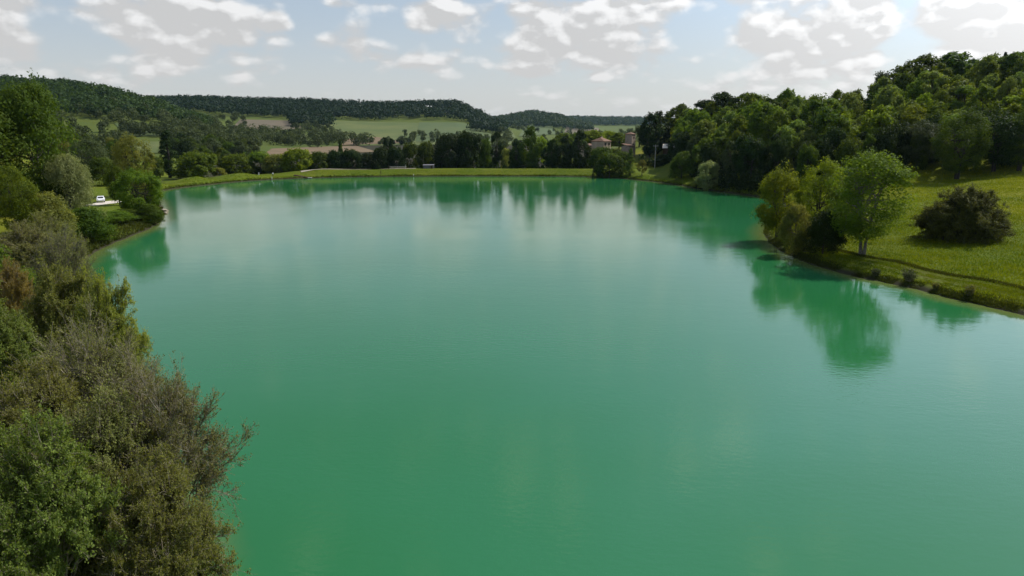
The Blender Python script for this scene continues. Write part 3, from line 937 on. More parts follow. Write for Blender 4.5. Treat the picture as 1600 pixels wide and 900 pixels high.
hedge('hedge', 'dark green hedge behind the left part of the dam', 345, 520, 318, 322, 3.6, 'dark', 1)
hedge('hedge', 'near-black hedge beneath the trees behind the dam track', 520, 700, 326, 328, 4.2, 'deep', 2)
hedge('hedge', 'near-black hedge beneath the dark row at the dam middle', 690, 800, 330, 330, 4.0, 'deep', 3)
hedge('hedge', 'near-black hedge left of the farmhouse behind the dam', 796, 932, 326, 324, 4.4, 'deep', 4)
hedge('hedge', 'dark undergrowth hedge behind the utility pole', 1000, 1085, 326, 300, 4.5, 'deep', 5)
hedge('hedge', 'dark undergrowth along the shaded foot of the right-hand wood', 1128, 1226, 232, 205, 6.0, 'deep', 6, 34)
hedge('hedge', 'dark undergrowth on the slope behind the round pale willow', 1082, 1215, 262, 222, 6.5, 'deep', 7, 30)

# brighter trees above and behind the farmhouse
for i, (px, Yd, tp, wd, key, mt, lb) in enumerate([
        (925, 410, 204, 40, 'oak_a', 'bright', 'bright tree behind the tall dark tree left of the farmhouse'),
        (950, 420, 205, 46, 'oak_b', 'bright', 'bright tree directly behind the farmhouse roof'),
        (968, 385, 208, 36, 'oak_c', 'mid', 'green tree between farmhouse and stone tower'),
        (880, 430, 208, 44, 'oak_b', 'mid', 'mid green tree far behind the dark row, left of the farmhouse'),
        (960, 335, 232, 30, 'dome', 'dark', 'dark tree in front of the gap between farmhouse and tower'),
        (1018, 338, 178, 36, 'oak_d', 'deep', 'black tall tree just right of the stone tower'),
        (1030, 345, 176, 46, 'oak_d', 'deep', 'black tall tree behind the utility pole'),
        (1000, 372, 196, 30, 'loose', 'grey', 'thin greyish tree behind the stone tower'),
        (1042, 316, 240, 40, 'dome', 'deep', 'dark bush mass under the pale shed roof'),
        (941, 318, 229, 44, 'dome', 'dark', 'dark bush in front of the farmhouse wall'),
        (972, 318, 236, 34, 'dome', 'dark', 'dark bush in front of the tower annex'),
        (1066, 318, 226, 30, 'dome', 'dark', 'dark tree right of the pale shed roof')]):
    tree(px, Yd, tp, wd, key, mt, lb, seed=300 + i)

# skyline trees of the right-hand wood, one by one
for i, (px, Yd, tp, wd, key, mt, lb) in enumerate([
        (1062, 350, 163, 50, 'oak_b', 'dark', 'dark tree where the right-hand skyline begins to climb'),
        (1098, 330, 158, 44, 'oak_d', 'deep', 'dark tree second along the right-hand skyline'),
        (1130, 322, 145, 60, 'oak_a', 'deep', 'broad dark dome tree on the lower right-hand skyline'),
        (1160, 318, 146, 54, 'oak_b', 'dark', 'dark green tree right of the broad dark dome on the skyline'),
        (1190, 316, 149, 44, 'loose', 'mid', 'lighter loose tree on the skyline left of the pointed tree'),
        (1231, 312, 140, 42, 'cone', 'deep', 'pointed dark conifer-like tree on the lower skyline'),
        (1214, 322, 153, 30, 'ash', 'dark', 'small dark tree leaning against the pointed skyline tree'),
        (1265, 310, 156, 46, 'oak_c', 'mid', 'green tree right of the pointed dark skyline tree'),
        (1300, 305, 159, 50, 'oak_a', 'mid', 'green tree in the dip of the right-hand skyline'),
        (1340, 298, 154, 46, 'oak_b', 'mid', 'green tree where the skyline rises to the right'),
        (1382, 288, 112, 44, 'loose', 'grey', 'thin see-through dark tree left of the giant crown on the skyline'),
        (1440, 282, 86, 80, 'oak_b', 'dark', 'giant spreading crown highest on the right-hand skyline, left half'),
        (1492, 282, 83, 78, 'oak_a', 'dark', 'giant spreading crown highest on the right-hand skyline, right half'),
        (1545, 285, 92, 50, 'oak_d', 'dark', 'dark tree right of the giant skyline crown'),
        (1572, 286, 80, 26, 'cone', 'deep', 'pointed dark tree on the skyline near the right edge'),
        (1600, 284, 82, 50, 'oak_c', 'mid', 'green skyline tree cut by the right edge')]):
    tree(px, Yd, tp, wd, key, mt, lb, seed=400 + i)

# the wood itself: one tree after the other up the slope
rng = random.Random(77)
zone_lab = ['at the shaded foot of the right-hand wood', 'halfway up the right-hand wooded slope', 'high up the right-hand wooded slope']
col_lab = {'deep': 'near-black tree', 'dark': 'dark green tree', 'mid': 'mid green tree', 'bright': 'yellow-green sunlit tree', 'olive': 'olive tree', 'grey': 'greyish green tree', 'cool': 'cool green tree'}
def side_lab(px):
    return ('above the round pale willow' if px < 1170 else 'behind the bright bank trees' if px < 1300 else
            'behind the tall multi-stemmed tree' if px < 1430 else 'above the round meadow bush' if px < 1580 else 'cut by the right edge')
pts = []
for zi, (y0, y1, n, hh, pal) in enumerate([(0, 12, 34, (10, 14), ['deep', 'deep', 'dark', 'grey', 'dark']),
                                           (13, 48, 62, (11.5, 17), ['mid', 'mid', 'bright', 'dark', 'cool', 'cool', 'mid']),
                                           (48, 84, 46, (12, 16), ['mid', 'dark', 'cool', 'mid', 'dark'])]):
    tries = 0; k = 0
    while k < n and tries < 3000:
        tries += 1
        px = rng.uniform(1060, 1640)
        edge = np.interp(px, [1040, 1100, 1180, 1230, 1330, 1430, 1520, 1600, 1900], [322, 246, 221, 208, 202, 203, 196, 192, 196])
        Yd = edge + rng.uniform(y0, y1)
        x = (px - 800) / 1128 * Yd
        if any((x - a) ** 2 + (Yd - b) ** 2 < 5.6 ** 2 for a, b in pts): continue
        if H1(x, Yd) < 0.8: continue
        pts.append((x, Yd)); k += 1
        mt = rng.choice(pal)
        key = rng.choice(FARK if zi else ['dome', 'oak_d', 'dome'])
        h = rng.uniform(*hh)
        wd = h * rng.uniform(.52, .82) * FOC / Yd
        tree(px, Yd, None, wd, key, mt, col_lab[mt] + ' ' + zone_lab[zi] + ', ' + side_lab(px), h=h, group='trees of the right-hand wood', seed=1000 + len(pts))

# two dark trees with bare stems at the meadow's upper edge
tree(1510, 188, 172, 84, 'near_tall', 'dark', 'dark tree on two bare stems at the upper edge of the meadow', seed=51)
tree(1566, 190, 178, 84, 'near_round', 'deep', 'dark broad tree at the upper meadow edge, left of the frame edge', seed=52)
tree(1440, 206, 190, 74, 'near_round', 'grey', 'greyish leafy tree at the meadow corner behind the tall bank tree', seed=53)
tree(1608, 188, 170, 80, 'near_tall', 'dark', 'dark tree at the upper meadow edge cut by the right frame edge', seed=54)

# ---- valley trees
def grove(n, pxr, Yr, hr, pal, label, group, keys=FARK, ratio=(.6, .85), gap=5.0, seed=0):
    rg = random.Random(seed)
    P = []; tries = 0
    while len(P) < n and tries < n * 60:
        tries += 1
        px = rg.uniform(*pxr); Yd = rg.uniform(*Yr)
        x = (px - 800) / 1128 * Yd
        if any((x - a) ** 2 + (Yd - b) ** 2 < gap * gap for a, b in P): continue
        P.append((x, Yd))
        h = rg.uniform(*hr)
        mt = rg.choice(pal)
        where = ('nearer' if Yd < sum(Yr) / 2 else 'farther') + (' left' if px < sum(pxr) / 2 else ' right')
        tree(px, Yd, None, h * rg.uniform(*ratio) * FOC / Yd, rg.choice(keys), mt, {'grey': 'greyish ', 'dark': 'dark green ', 'deep': 'near-black ', 'olive': 'olive ', 'mid': 'mid green '}[mt] + label + ', ' + where + ' part', h=h, group=group, far=True, seed=seed * 100 + len(P))
LOWK = ['oak_d', 'dome', 'oak_d', 'oak_b']
grove(20, (60, 205), (290, 420), (9, 13), ['grey', 'dark', 'olive', 'dark'], 'tree of the thicket behind the willow', 'thicket below the left hill', LOWK, seed=1)
grove(26, (268, 392), (400, 520), (9, 14), ['grey', 'deep', 'dark'], 'tree of the valley grove left of the ploughed field', 'grove left of the ploughed field', LOWK, (.7, 1.0), seed=3)
grove(10, (285, 400), (320, 380), (8, 11), ['dark', 'grey', 'mid'], 'tree just beyond the broad rounded tree behind the dam', 'trees beyond the left dam end', LOWK, seed=10)
grove(12, (735, 960), (380, 520), (9, 13), ['dark', 'grey', 'mid'], 'valley tree close behind the dark row at the dam middle', 'valley trees behind the dam middle', LOWK, seed=7)

# everything farther off in the valley reads as masses of crowns
def mass(name, label, groups, leaf, nl, mat, seed, cat='trees'):
    """groups: (n, px range, depth range, height range)"""
    rg = np.random.default_rng(seed)
    X_, Y_, Hh = [], [], []
    for n, p, d, h in groups:
        pp_ = rg.uniform(*p, n); yy = rg.uniform(*d, n)
        X_.append((pp_ - 800) / 1128 * yy); Y_.append(yy); Hh.append(rg.uniform(*h, n))
    x = np.concatenate(X_); y = np.concatenate(Y_); hgt = np.concatenate(Hh)
    z = height(x, y); n = len(x)
    rad = hgt * rg.uniform(.30, .46, n)
    # a few lobes per crown, leaves over the lobes
    nb = 6
    b = np.repeat(np.arange(n), nb)
    bd = unit(rg.normal(size=(len(b), 3)))
    bc = np.stack([x[b], y[b], z[b] + hgt[b] * .5], 1) + bd * np.stack([rad[b] * .55, rad[b] * .55, hgt[b] * .27], 1)
    br = rad[b] * rg.uniform(.45, .7, len(b))
    k = np.repeat(np.arange(len(b)), nl)
    d = unit(rg.normal(size=(len(k), 3)) + np.array([0, 0, .25]))
    P = bc[k] + d * br[k][:, None] * rg.uniform(.8, 1.12, (len(k), 1))
    P[:, 2] = np.maximum(P[:, 2], z[b][k] + .1)
    V, F = leaf_quads(P, d + rg.normal(size=d.shape) * .45, leaf * rg.uniform(.6, 1.4, len(k)), rg, .7)
    ct = rg.uniform(0, 1, n)[b]
    tint = np.repeat(np.clip(ct[k] * .6 + rg.uniform(0, .4, len(k)), 0, 1), 4)
    return tag(link(name, mesh_from(name, V, F, [M[mat]], tint=tint)), label, cat, None, 'stuff')
mass('valley_trees', 'far valley groves and hedges between the fields', [
    (80, (375, 575), (770, 900), (12, 19)), (26, (400, 500), (690, 760), (9, 13)), (70, (262, 410), (480, 700), (10, 15)), (24, (190, 290), (598, 640), (9, 13)), (70, (120, 400), (650, 760), (10, 15)),
    (26, (575, 645), (850, 900), (6, 9)), (50, (630, 800), (880, 990), (8, 12)), (46, (735, 960), (560, 900), (9, 13)),
    (44, (300, 385), (780, 1150), (10, 14)), (46, (455, 520), (950, 1180), (9, 13)), (60, (760, 1000), (1000, 1900), (10, 14)), (80, (0, 200), (420, 660), (9, 14))], 1.6, 34, 'grey', 21)

# ------------------------------------------------------------------ far wooded hills: one mass each
def wood(name, label, regions, spacing, crown, leaf, nl, mat, seed):
    rg = np.random.default_rng(seed)
    XS = []; YS = []
    for (p0, p1, y0, y1) in regions:
        wpx = (p1 - p0) / 1128.0 * (y0 + y1) / 2
        n = int(wpx * (y1 - y0) / spacing ** 2)
        yy = rg.uniform(y0, y1, n); pp_ = rg.uniform(p0, p1, n)
        XS.append((pp_ - 800) / 1128 * yy); YS.append(yy)
    x = np.concatenate(XS); y = np.concatenate(YS)
    z = hills(x, y)
    n = len(x)
    hgt = crown * rg.uniform(.75, 1.35, n); rad = crown * rg.uniform(.42, .62, n)
    k = np.repeat(np.arange(n), nl)
    d = rg.normal(size=(len(k), 3)); d[:, 2] = np.abs(d[:, 2]) * 1.0 - .25
    d = unit(d)
    lump = 1 + .12 * rg.normal(size=len(k)).clip(-2, 2)
    P = np.stack([x[k], y[k], z[k] + hgt[k] * .55], 1) + d * np.stack([rad[k] * lump, rad[k] * lump, hgt[k] * .5 * lump], 1)
    N = d + rg.normal(size=d.shape) * .35
    V, F = leaf_quads(P, N, leaf * rg.uniform(.7, 1.3, len(k)), rg, .8)
    ct = rg.uniform(0, 1, n)
    tint = np.repeat(np.clip(ct[k] * .6 + rg.uniform(0, .25, len(k)), 0, 1), 4)
    o = link(name, mesh_from(name, V, F, [M[mat]], tint=tint))
    tag(o, label, 'wood', None, 'stuff')
wood('hillside_wood', 'dense green wood covering the left hill', [(-420, 180, 690, 960), (180, 250, 720, 960), (250, 330, 760, 950)], 7.2, 10, 2.6, 34, 'hillwood', 1)
wood('plateau_wood', 'dark wood covering the long flat-topped plateau', [(225, 470, 1190, 1560), (470, 600, 1215, 1540), (600, 735, 1235, 1530), (735, 790, 1120, 1520), (455, 520, 1060, 1200)], 8.6, 11, 3.2, 22, 'farwood', 2)
wood('distant_wood', 'hazy wood on the round hill right of the plateau', [(735, 925, 2000, 2560)], 11.5, 13, 5.0, 18, 'deep', 3)
wood('farthest_wood', 'blue hazy wood on the farthest low ridge', [(850, 1090, 3350, 4020)], 17, 17, 8.0, 16, 'deep', 4)

# ------------------------------------------------------------------ near left shrubs with real twigs
def grow(parents, rng, per, length, spread, up, outw, m, t0=.25, centre=None, jl=.35):
    n, pm, _ = parents.shape
    k = np.repeat(np.arange(n), per)
    t = rng.uniform(t0, 1, len(k)) ** .8
    f = t * (pm - 1); i = np.minimum(f.astype(int), pm - 2); fr = (f - i)[:, None]
    s = parents[k, i] * (1 - fr) + parents[k, i + 1] * fr
    tan = unit(parents[k, i + 1] - parents[k, i])
    d = tan + rng.normal(size=s.shape) * spread + np.array([0, 0, up])
    if centre is not None: d += unit((s - centre) * np.array([1, 1, .6])) * outw
    d = unit(d)
    L = length * (1 + jl * rng.normal(size=(len(k), 1))).clip(.3, 1.8) * (1.15 - .5 * t[:, None])
    u = np.linspace(0, 1, m)[None, :, None]
    bend = rng.normal(size=s.shape) * .22
    return s[:, None] + d[:, None] * L[:, None] * u + bend[:, None] * L[:, None] * u ** 2

def shrub_meshes(key, seed, H, Rd, stems, n1, n2, n3, leaf, leaf_n, leaf_clump=1.0, twig=.009, base=.35, t0=.3, fall=.62):
    rng = np.random.default_rng(seed)
    a = np.arange(stems) * 2.39996 + rng.uniform(0, .5, stems)
    e = np.sqrt((np.arange(stems) + .5) / stems)
    end = np.stack([np.cos(a) * e * Rd * .72, np.sin(a) * e * Rd * .72, H * (.86 - fall * e ** 2) * rng.uniform(.8, 1.02, stems)], 1)
    b0 = np.stack([np.cos(a) * np.maximum(.35, base * e), np.sin(a) * np.maximum(.35, base * e), np.full(stems, -.5)], 1)
    mid = (b0 + end) * .5 + np.stack([-np.cos(a) * e * .4, -np.sin(a) * e * .4, np.full(stems, H * .12)], 1)
    u = np.linspace(0, 1, 8)[None, :, None]
    S0 = b0[:, None] * (1 - u) ** 2 + 2 * mid[:, None] * u * (1 - u) + end[:, None] * u ** 2
    S0 += rng.normal(size=S0.shape) * .05 * u
    cen = np.array([0, 0, H * .35])
    S1 = grow(S0, rng, n1, H * .26, .55, .25 if t0 > .2 else .05, .5, 5, t0, cen)
    S2 = grow(S1, rng, n2, H * .13, .55, .25, .35, 4, .25, cen)
    S3 = grow(S2, rng, n3, H * .062, .6, .2, .25, 3, .2, cen)
    for s in (S1, S2, S3): s[..., 2] = np.maximum(s[..., 2], .15)
    lin = lambda r0, r1, m, n: np.linspace(r0, r1, m)[None, :] * np.ones((n, 1))
    parts = [tubes(S0, lin(.075, .03, 8, len(S0)), 6), tubes(S1, lin(.032, .014, 5, len(S1)), 4),
             tubes(S2, lin(.017, .009, 4, len(S2)), 3), tubes(S3, lin(twig, twig * .55, 3, len(S3)), 3)]
    tv, tf = join(parts)
    stem_mesh = mesh_from('stems_' + key, tv, tf, [M['twig']], smooth=True)
    keep = rng.uniform(size=len(S3)) < leaf_clump
    T3 = S3[keep]
    k = np.repeat(np.arange(len(T3)), leaf_n)
    t = rng.uniform(.15, 1.05, len(k))[:, None]
    P = T3[k, 0] * (1 - t) + T3[k, 2] * t + rng.normal(size=(len(k), 3)) * leaf * .5
    N = unit(P - cen) * .6 + rng.normal(size=P.shape) * .6 + np.array([0, 0, .4])
    V, F = leaf_quads(P, N, leaf * rng.uniform(.6, 1.4, len(k)), rng, .55)
    cl = rng.uniform(0, 1, len(S2))
    tint = np.repeat(np.clip(.6 * rng.uniform(0, 1, len(T3))[k] + rng.uniform(0, .5, len(k)), 0, 1), 4)
    leaf_mesh = mesh_from('leaves_' + key, V, F, [M['olive']], tint=tint)
    PROTO[key] = (H, Rd, leaf_mesh, stem_mesh, None)

shrub_meshes('twiggy', 31, 9, 5.0, 18, 12, 10, 6, .105, 7, .72)
shrub_meshes('half', 32, 8, 4.6, 16, 11, 10, 6, .115, 9, .95)
shrub_meshes('leafy', 33, 8, 4.4, 14, 11, 9, 6, .135, 13, 1.0)
shrub_meshes('meadow_bush', 34, 7, 5.0, 34, 11, 9, 5, .18, 8, .95, .014, 3.0, .04, .70)

def shrub(x, y, h, wd, key, mat, label, seed=0, bark=None, cat='shrub', name='shrub', zoff=0.0):
    Hh, Rd, leaves, stems, _ = PROTO[key]
    rg = random.Random(seed)
    sx = wd / (2 * Rd)
    o = link(name, None, None, (x, y, H1(x, y) + zoff), rg.uniform(0, 6.28), (sx, sx, h / Hh))
    c = link('leaves', leaves, o); set_mat(c, M[mat])
    s = link('stems', stems, o)
    if bark: set_mat(s, M[bark])
    return tag(o, label, cat)

def shrub_px(px, Yd, top, wpx, key, mat, label, **kw):
    d = px_dir(px, top)
    x = d[0] / d[1] * Yd
    zt = CAM_H + d[2] / d[1] * Yd
    shrub(x, Yd, max(1.0, zt - H1(x, Yd)), wpx / FOC * Yd * 1.02, key, mat, label, **kw)

shrub_px(240, 31, 572, 236, 'twiggy', 'brown', 'largest grey-brown twiggy shrub leaning over the water, bottom left', seed=1)
shrub_px(140, 35, 508, 240, 'twiggy', 'brown', 'brown twiggy shrub behind the largest one, at its upper left', seed=2)
shrub_px(228, 26.5, 695, 225, 'half', 'olive', 'olive leafy-twiggy shrub at the bottom edge over the water', seed=3)
shrub_px(40, 31, 560, 240, 'half', 'olive', 'dull olive shrub against the left edge beside the brown twiggy shrubs', seed=4)
shrub_px(150, 29, 600, 240, 'half', 'brown', 'brown half-bare shrub in the middle of the near thicket', seed=14)
shrub_px(45, 24, 660, 250, 'leafy', 'cool', 'fresh green leafy shrub in the bottom left corner', seed=5)
shrub_px(-30, 42, 455, 160, 'leafy', 'cool', 'green leafy shrub at the left edge above the twiggy shrubs', seed=6)
shrub_px(152, 47, 430, 120, 'leafy', 'lime', 'yellow-green shrub reaching over the water above the twiggy shrubs', seed=7)
shrub_px(85, 52, 415, 130, 'leafy', 'olive', 'soft olive green shrub left of the yellow-green one', seed=8)
shrub_px(10, 58, 402, 64, 'half', 'ochre', 'ochre-yellow flowering shrub at the left edge', seed=9)
shrub_px(88, 70, 362, 110, 'twiggy', 'brown', 'brown bush with pale bare stems beside the water', seed=10, bark='palebark')
shrub_px(30, 78, 345, 130, 'half', 'brown', 'brownish bush at the left edge above the ochre shrub', seed=11)
shrub_px(62, 92, 330, 100, 'half', 'olive', 'olive brown bush between the brownish bush and the dark waterside bush', seed=12)
shrub_px(-60, 60, 380, 160, 'leafy', 'mid', 'green shrub cut by the left edge behind the ochre shrub', seed=13)
# round bush out on the meadow
shrub_px(1514, 110, 292, 120, 'meadow_bush', 'umber', 'round dark brown-green bush standing alone on the meadow', seed=20, bark='bark')

# small tufts on the right bank edge
def tuft(px, py, h, wd, mat, label, seed):
    """a loose clump of leaning stalks with side leaves"""
    rg = np.random.default_rng(seed)
    x, y = gp(px, py); z = H1(x, y)
    n = 110
    a_ = rg.uniform(0, 6.28, n); sp = rg.uniform(0, 1, n) ** .6
    hh = h * rg.uniform(.45, 1.15, n)
    b0 = np.stack([np.cos(a_) * sp * wd * .22, np.sin(a_) * sp * wd * .22, np.full(n, -.05)], 1)
    tip = np.stack([np.cos(a_) * sp * wd * .55, np.sin(a_) * sp * wd * .55, hh], 1) + rg.normal(size=(n, 3)) * .06 * h
    u = np.linspace(0, 1, 3)[None, :, None]
    L = b0[:, None] * (1 - u) + tip[:, None] * u
    tv, tf = tubes(L, np.linspace(.014, .006, 3)[None] * np.ones((n, 1)), 3)
    k = np.repeat(np.arange(n), 9); t = rg.uniform(.25, 1, (len(k), 1))
    P = b0[k] * (1 - t) + tip[k] * t + rg.normal(size=(len(k), 3)) * .05
    V, F = leaf_quads(P, rg.normal(size=P.shape) + np.array([0, 0, .4]), .16 * rg.uniform(.6, 1.5, len(k)), rg, .5)
    o = link('weed_tuft', None, None, (x, y, z))
    link('leaves', mesh_from('weed_leaves', V, F, [M[mat]], tint=np.repeat(rg.uniform(0, 1, len(k)), 4)), o)
    link('stalks', mesh_from('weed_stalks', tv, tf, [M['twig']]), o)
    return tag(o, label, 'plant')
tuft(1420, 440, 1.5, 2.0, 'grey', 'largest weedy tuft on the right bank edge below the tall tree', 22)
tuft(1515, 462, 1.2, 1.1, 'olive', 'upright weedy tuft on the bank edge nearer the right side', 23)
tuft(1462, 452, .7, .9, 'olive', 'tiny olive weed clump between the two larger weedy tufts', 24)
tuft(1368, 430, .8, 1.2, 'grey', 'low weed clump on the bank edge left of the largest tuft', 25)

# ------------------------------------------------------------------ grass
def blades(name, label, x, y, hgt, wid, mat, seed, zoff=-0.03):
    rg = np.random.default_rng(seed)
    n = len(x)
    z = height(x, y) + zoff
    a = rg.uniform(0, 6.28, n)
    hh = hgt * rg.uniform(.5, 1.5, n) * (1 + .35 * np.sin(x * .31 + np.sin(y * .23)) * np.sin(y * .37)); ww = wid * rg.uniform(.6, 1.4, n)
    lean = rg.normal(size=(n, 2)) * .35
    dx, dy = np.cos(a) * ww * .5, np.sin(a) * ww * .5
    V = np.stack([np.stack([x - dx, y - dy, z], 1), np.stack([x + dx, y + dy, z], 1), np.stack([x + lean[:, 0] * hh, y + lean[:, 1] * hh, z + hh], 1)], 1).reshape(-1, 3)
    F = np.arange(n * 3).reshape(n, 3)
    patchy = .5 + .25 * np.sin(x * .35 + 1 + np.sin(y * .11)) * np.sin(y * .28 + np.sin(x * .17)) + .2 * np.sin(x * .9 + y * .7) * np.sin(y * .53 - x * .31) + .34 * np.sin(x * .12 + y * .07 + 1.5 * np.sin(y * .05)) * np.sin(y * .09 - x * .04)
    dryup = np.clip((z - 2.5) / 5.0, 0, 1)
    tint = np.repeat(np.clip(patchy * .55 + dryup * .35 + rg.uniform(-.3, .3, n), 0, 1), 3)
    o = link(name, mesh_from(name, V, F, [M[mat]], tint=tint))
    return tag(o, label, 'grass', None, 'stuff')
rg = np.random.default_rng(5)
def path_dist(x, y):
    P = np.array(pp); best = np.full(len(x), 1e9)
    for a, b in zip(P[:-1], P[1:]):
        e = b - a; t = np.clip(((x - a[0]) * e[0] + (y - a[1]) * e[1]) / (e @ e), 0, 1)
        best = np.minimum(best, np.hypot(x - a[0] - t * e[0], y - a[1] - t * e[1]))
    return best
n = 260000
y = rg.uniform(66, 215, n); cpx = rg.uniform(1180, 1760, n); x = (cpx - 800) / 1128 * y
s = shore_sd(x, y)
k = (s > 1.0)
x, y, s = x[k], y[k], s[k]
k = path_dist(x, y) > rg.normal(1.1, .25, len(x))
blades('meadow_grass', 'meadow grass on the right slope around the round bush', x[k], y[k], .20, .16, 'grassblade', 1)
n_ = 40000; t_ = rg.uniform(0, len(pp) - 1.001, n_); i_ = t_.astype(int); f_ = (t_ - i_)[:, None]; PP = np.array(pp)
pt = PP[i_] * (1 - f_) + PP[i_ + 1] * f_ + np.clip(rg.normal(size=(n_, 2)) * .7, -1.5, 1.5)
blades('path_grass', 'short mown grass on the path along the right bank', pt[:, 0], pt[:, 1], .09, .10, 'grassblade', 12, 0.03)
# rank growth on the banks
def shore_band(i0, i1, n, w0, w1, seed):
    rg = np.random.default_rng(seed)
    a = SHORE[i0 * 7:i1 * 7]; b = SHORE[i0 * 7 + 1:i1 * 7 + 1]
    ln = np.linalg.norm(b - a, axis=1); k = rg.choice(len(a), n, p=ln / ln.sum())
    t = rg.uniform(0, 1, (n, 1)); P = a[k] * (1 - t) + b[k] * t
    P = P + rg.normal(size=P.shape) * (w1 - w0) * .5
    s = shore_sd(P[:, 0], P[:, 1])
    ok = (s > w0) & (s < w1)
    return P[ok, 0], P[ok, 1]
x, y = shore_band(28, 37, 90000, .05, 2.2, 2)
blades('bank_grass', 'rank dark grass fringing the right bank', x, y, .13 + .07 * np.sin(x * 1.3) * np.sin(y * 1.1 + 1) + .05 * np.sin(x * .41 + y * .37), .13, 'bankblade', 2)
t_ = rg.uniform(0, len(pp) - 1.001, 26000); i_ = t_.astype(int); f_ = (t_ - i_)[:, None]; PP = np.array(pp)
ee = unit(PP[i_ + 1] - PP[i_]); pt = PP[i_] * (1 - f_) + PP[i_ + 1] * f_
nn = np.stack([-ee[:, 1], ee[:, 0]], 1); nn *= np.sign(nn[:, 1:2]); pt = pt + nn * rg.normal(1.6, .2, (len(pt), 1))
blades('path_edge_grass', 'line of longer grass along the upper edge of the mown path, coloured dark as its shadow', pt[:, 0], pt[:, 1], .20, .11, 'bankblade', 9)  # longer grass whose dark colour also paints the shadow line above the path
x, y = shore_band(15, 28, 70000, .3, 9, 3)
blades('dam_grass', 'grass on the dam and the far shore', x, y, .15, .26, 'grassblade', 3)
x, y = shore_band(15, 28, 14000, .15, 1.3, 4)
blades('dam_fringe', 'dark rank grass along the waterline of the dam', x, y, .32, .3, 'bankblade', 4)
x, y = shore_band(2, 16, 50000, .1, 6, 6)
blades('left_bank_growth', 'rank grass beneath the bushes of the left shore', x, y, .5, .2, 'bankblade', 6)

# ------------------------------------------------------------------ buildings and small things
M['plaster'] = simple('old_plaster', (0.52, 0.40, 0.31), 0.9, (0.42, 0.32, 0.25), .6, 0.2)
M['stone'] = simple('tower_stone', (0.40, 0.31, 0.25), 0.9, (0.28, 0.22, 0.17), 1.2, 0.6)
M['rooftile'] = simple('clay_tiles', (0.20, 0.105, 0.06), 0.85, (0.14, 0.08, 0.05), 2.0, 0.4)
M['shadewin'] = simple('window_glass', (0.02, 0.022, 0.025), 0.15, spec=0.5)
M['shutter'] = simple('shutter_paint', (0.12, 0.10, 0.08), 0.7)
M['fibro'] = simple('pale_roof_sheet', (0.52, 0.47, 0.38), 0.8, (0.40, 0.36, 0.29), 1.0, 0.2)
M['greywood'] = simple('grey_boards', (0.17, 0.165, 0.175), 0.85, (0.13, 0.125, 0.135), 1.0, 0.2)
M['concrete'] = simple('concrete', (0.42, 0.40, 0.37), 0.9, (0.32, 0.30, 0.28), 1.5, 0.2)
M['oldwood'] = simple('old_wood', (0.085, 0.045, 0.026), 0.9, (0.05, 0.03, 0.02), 2.5, 0.3)
M['whitepaint'] = simple('white_paint', (0.78, 0.78, 0.76), 0.5, (0.70, 0.70, 0.68), 2)
M['rock'] = simple('limestone', (0.34, 0.28, 0.21), 0.9, (0.20, 0.165, 0.12), 1.6, 0.5)
M['carpaint'] = simple('white_car_paint', (0.80, 0.80, 0.80), 0.25, (0.76, 0.76, 0.77), 1, spec=0.5)
M['rubber'] = simple('rubber', (0.02, 0.02, 0.02), 0.9)
M['rim'] = simple('wheel_rim', (0.45, 0.45, 0.46), 0.35, metallic=0.8)
M['redlamp'] = simple('red_lens', (0.35, 0.02, 0.02), 0.3)
M['clearlamp'] = simple('clear_lens', (0.7, 0.7, 0.7), 0.15)
M['glassins'] = simple('insulator', (0.22, 0.25, 0.24), 0.3)

def at(px, py, Yd):
    d = px_dir(px, py)
    return (d[0] / d[1] * Yd, Yd, CAM_H + d[2] / d[1] * Yd)

def part(name, v, f, mat, parent):
    return link(name, poly_mesh(name, v, f, M[mat]), parent)

def hip_roof(w_, d_, z, h, ov, ridge):
    a, b = w_ / 2 + ov, d_ / 2 + ov
    v = [(-a, -b, z), (a, -b, z), (a, b, z), (-a, b, z), (-ridge / 2, 0, z + h), (ridge / 2, 0, z + h),
         (-a, -b, z - .18), (a, -b, z - .18), (a, b, z - .18), (-a, b, z - .18)]
    f = [(0, 1, 5, 4), (1, 2, 5), (2, 3, 4, 5), (3, 0, 4), (0, 6, 7, 1), (1, 7, 8, 2), (2, 8, 9, 3), (3, 9, 6, 0), (6, 9, 8, 7)]
    return v, f

def window(parent, x, z, w_, h, y, s=1):
    v, f = box_v(x - w_ / 2, x + w_ / 2, y - .06, y + .02, z, z + h)
    o = part('window', v, f, 'shadewin', parent)
    for sx in (-1, 1):
        v, f = box_v(x + sx * (w_ * .75) - w_ * .22, x + sx * (w_ * .75) + w_ * .22, y - .05, y + .02, z, z + h)
        part('shutter', v, f, 'shutter', o)
    v, f = box_v(x - w_ * .6, x + w_ * .6, y - .12, y + .02, z - .12, z - .01)
    part('sill', v, f, 'stone', o)

# farmhouse
hx, hy, _ = at(939, 236, 352)
hz = H1(hx, hy)
eave = at(939, 221, 352)[2] - hz
house = link('farmhouse', None, None, (hx, hy, hz), R(48))
v, f = box_v(-3.0, 3.0, -3.6, 3.6, -1, eave); part('wall', v, f, 'plaster', house)
v, f = hip_roof(6.0, 7.2, eave + .18, 1.75, .4, 1.6); rf = part('roof', v, f, 'rooftile', house)
v, f = box_v(1.1, 1.6, .4, .9, eave + .9, eave + 2.5); part('chimney', v, f, 'plaster', rf)
for wx in (-1.5, 1.5): window(house, wx, eave - 1.9, .8, 1.25, -3.6)
tag(house, 'pinkish plastered farmhouse with a red tiled hip roof among trees', 'house')
house2 = link('farm_wing', None, None, (hx - 6.4, hy + 3, H1(hx - 6.4, hy + 3)), R(48))
v, f = box_v(-3.2, 3.2, -3, 3, -1, eave - .3); part('wall', v, f, 'plaster', house2)
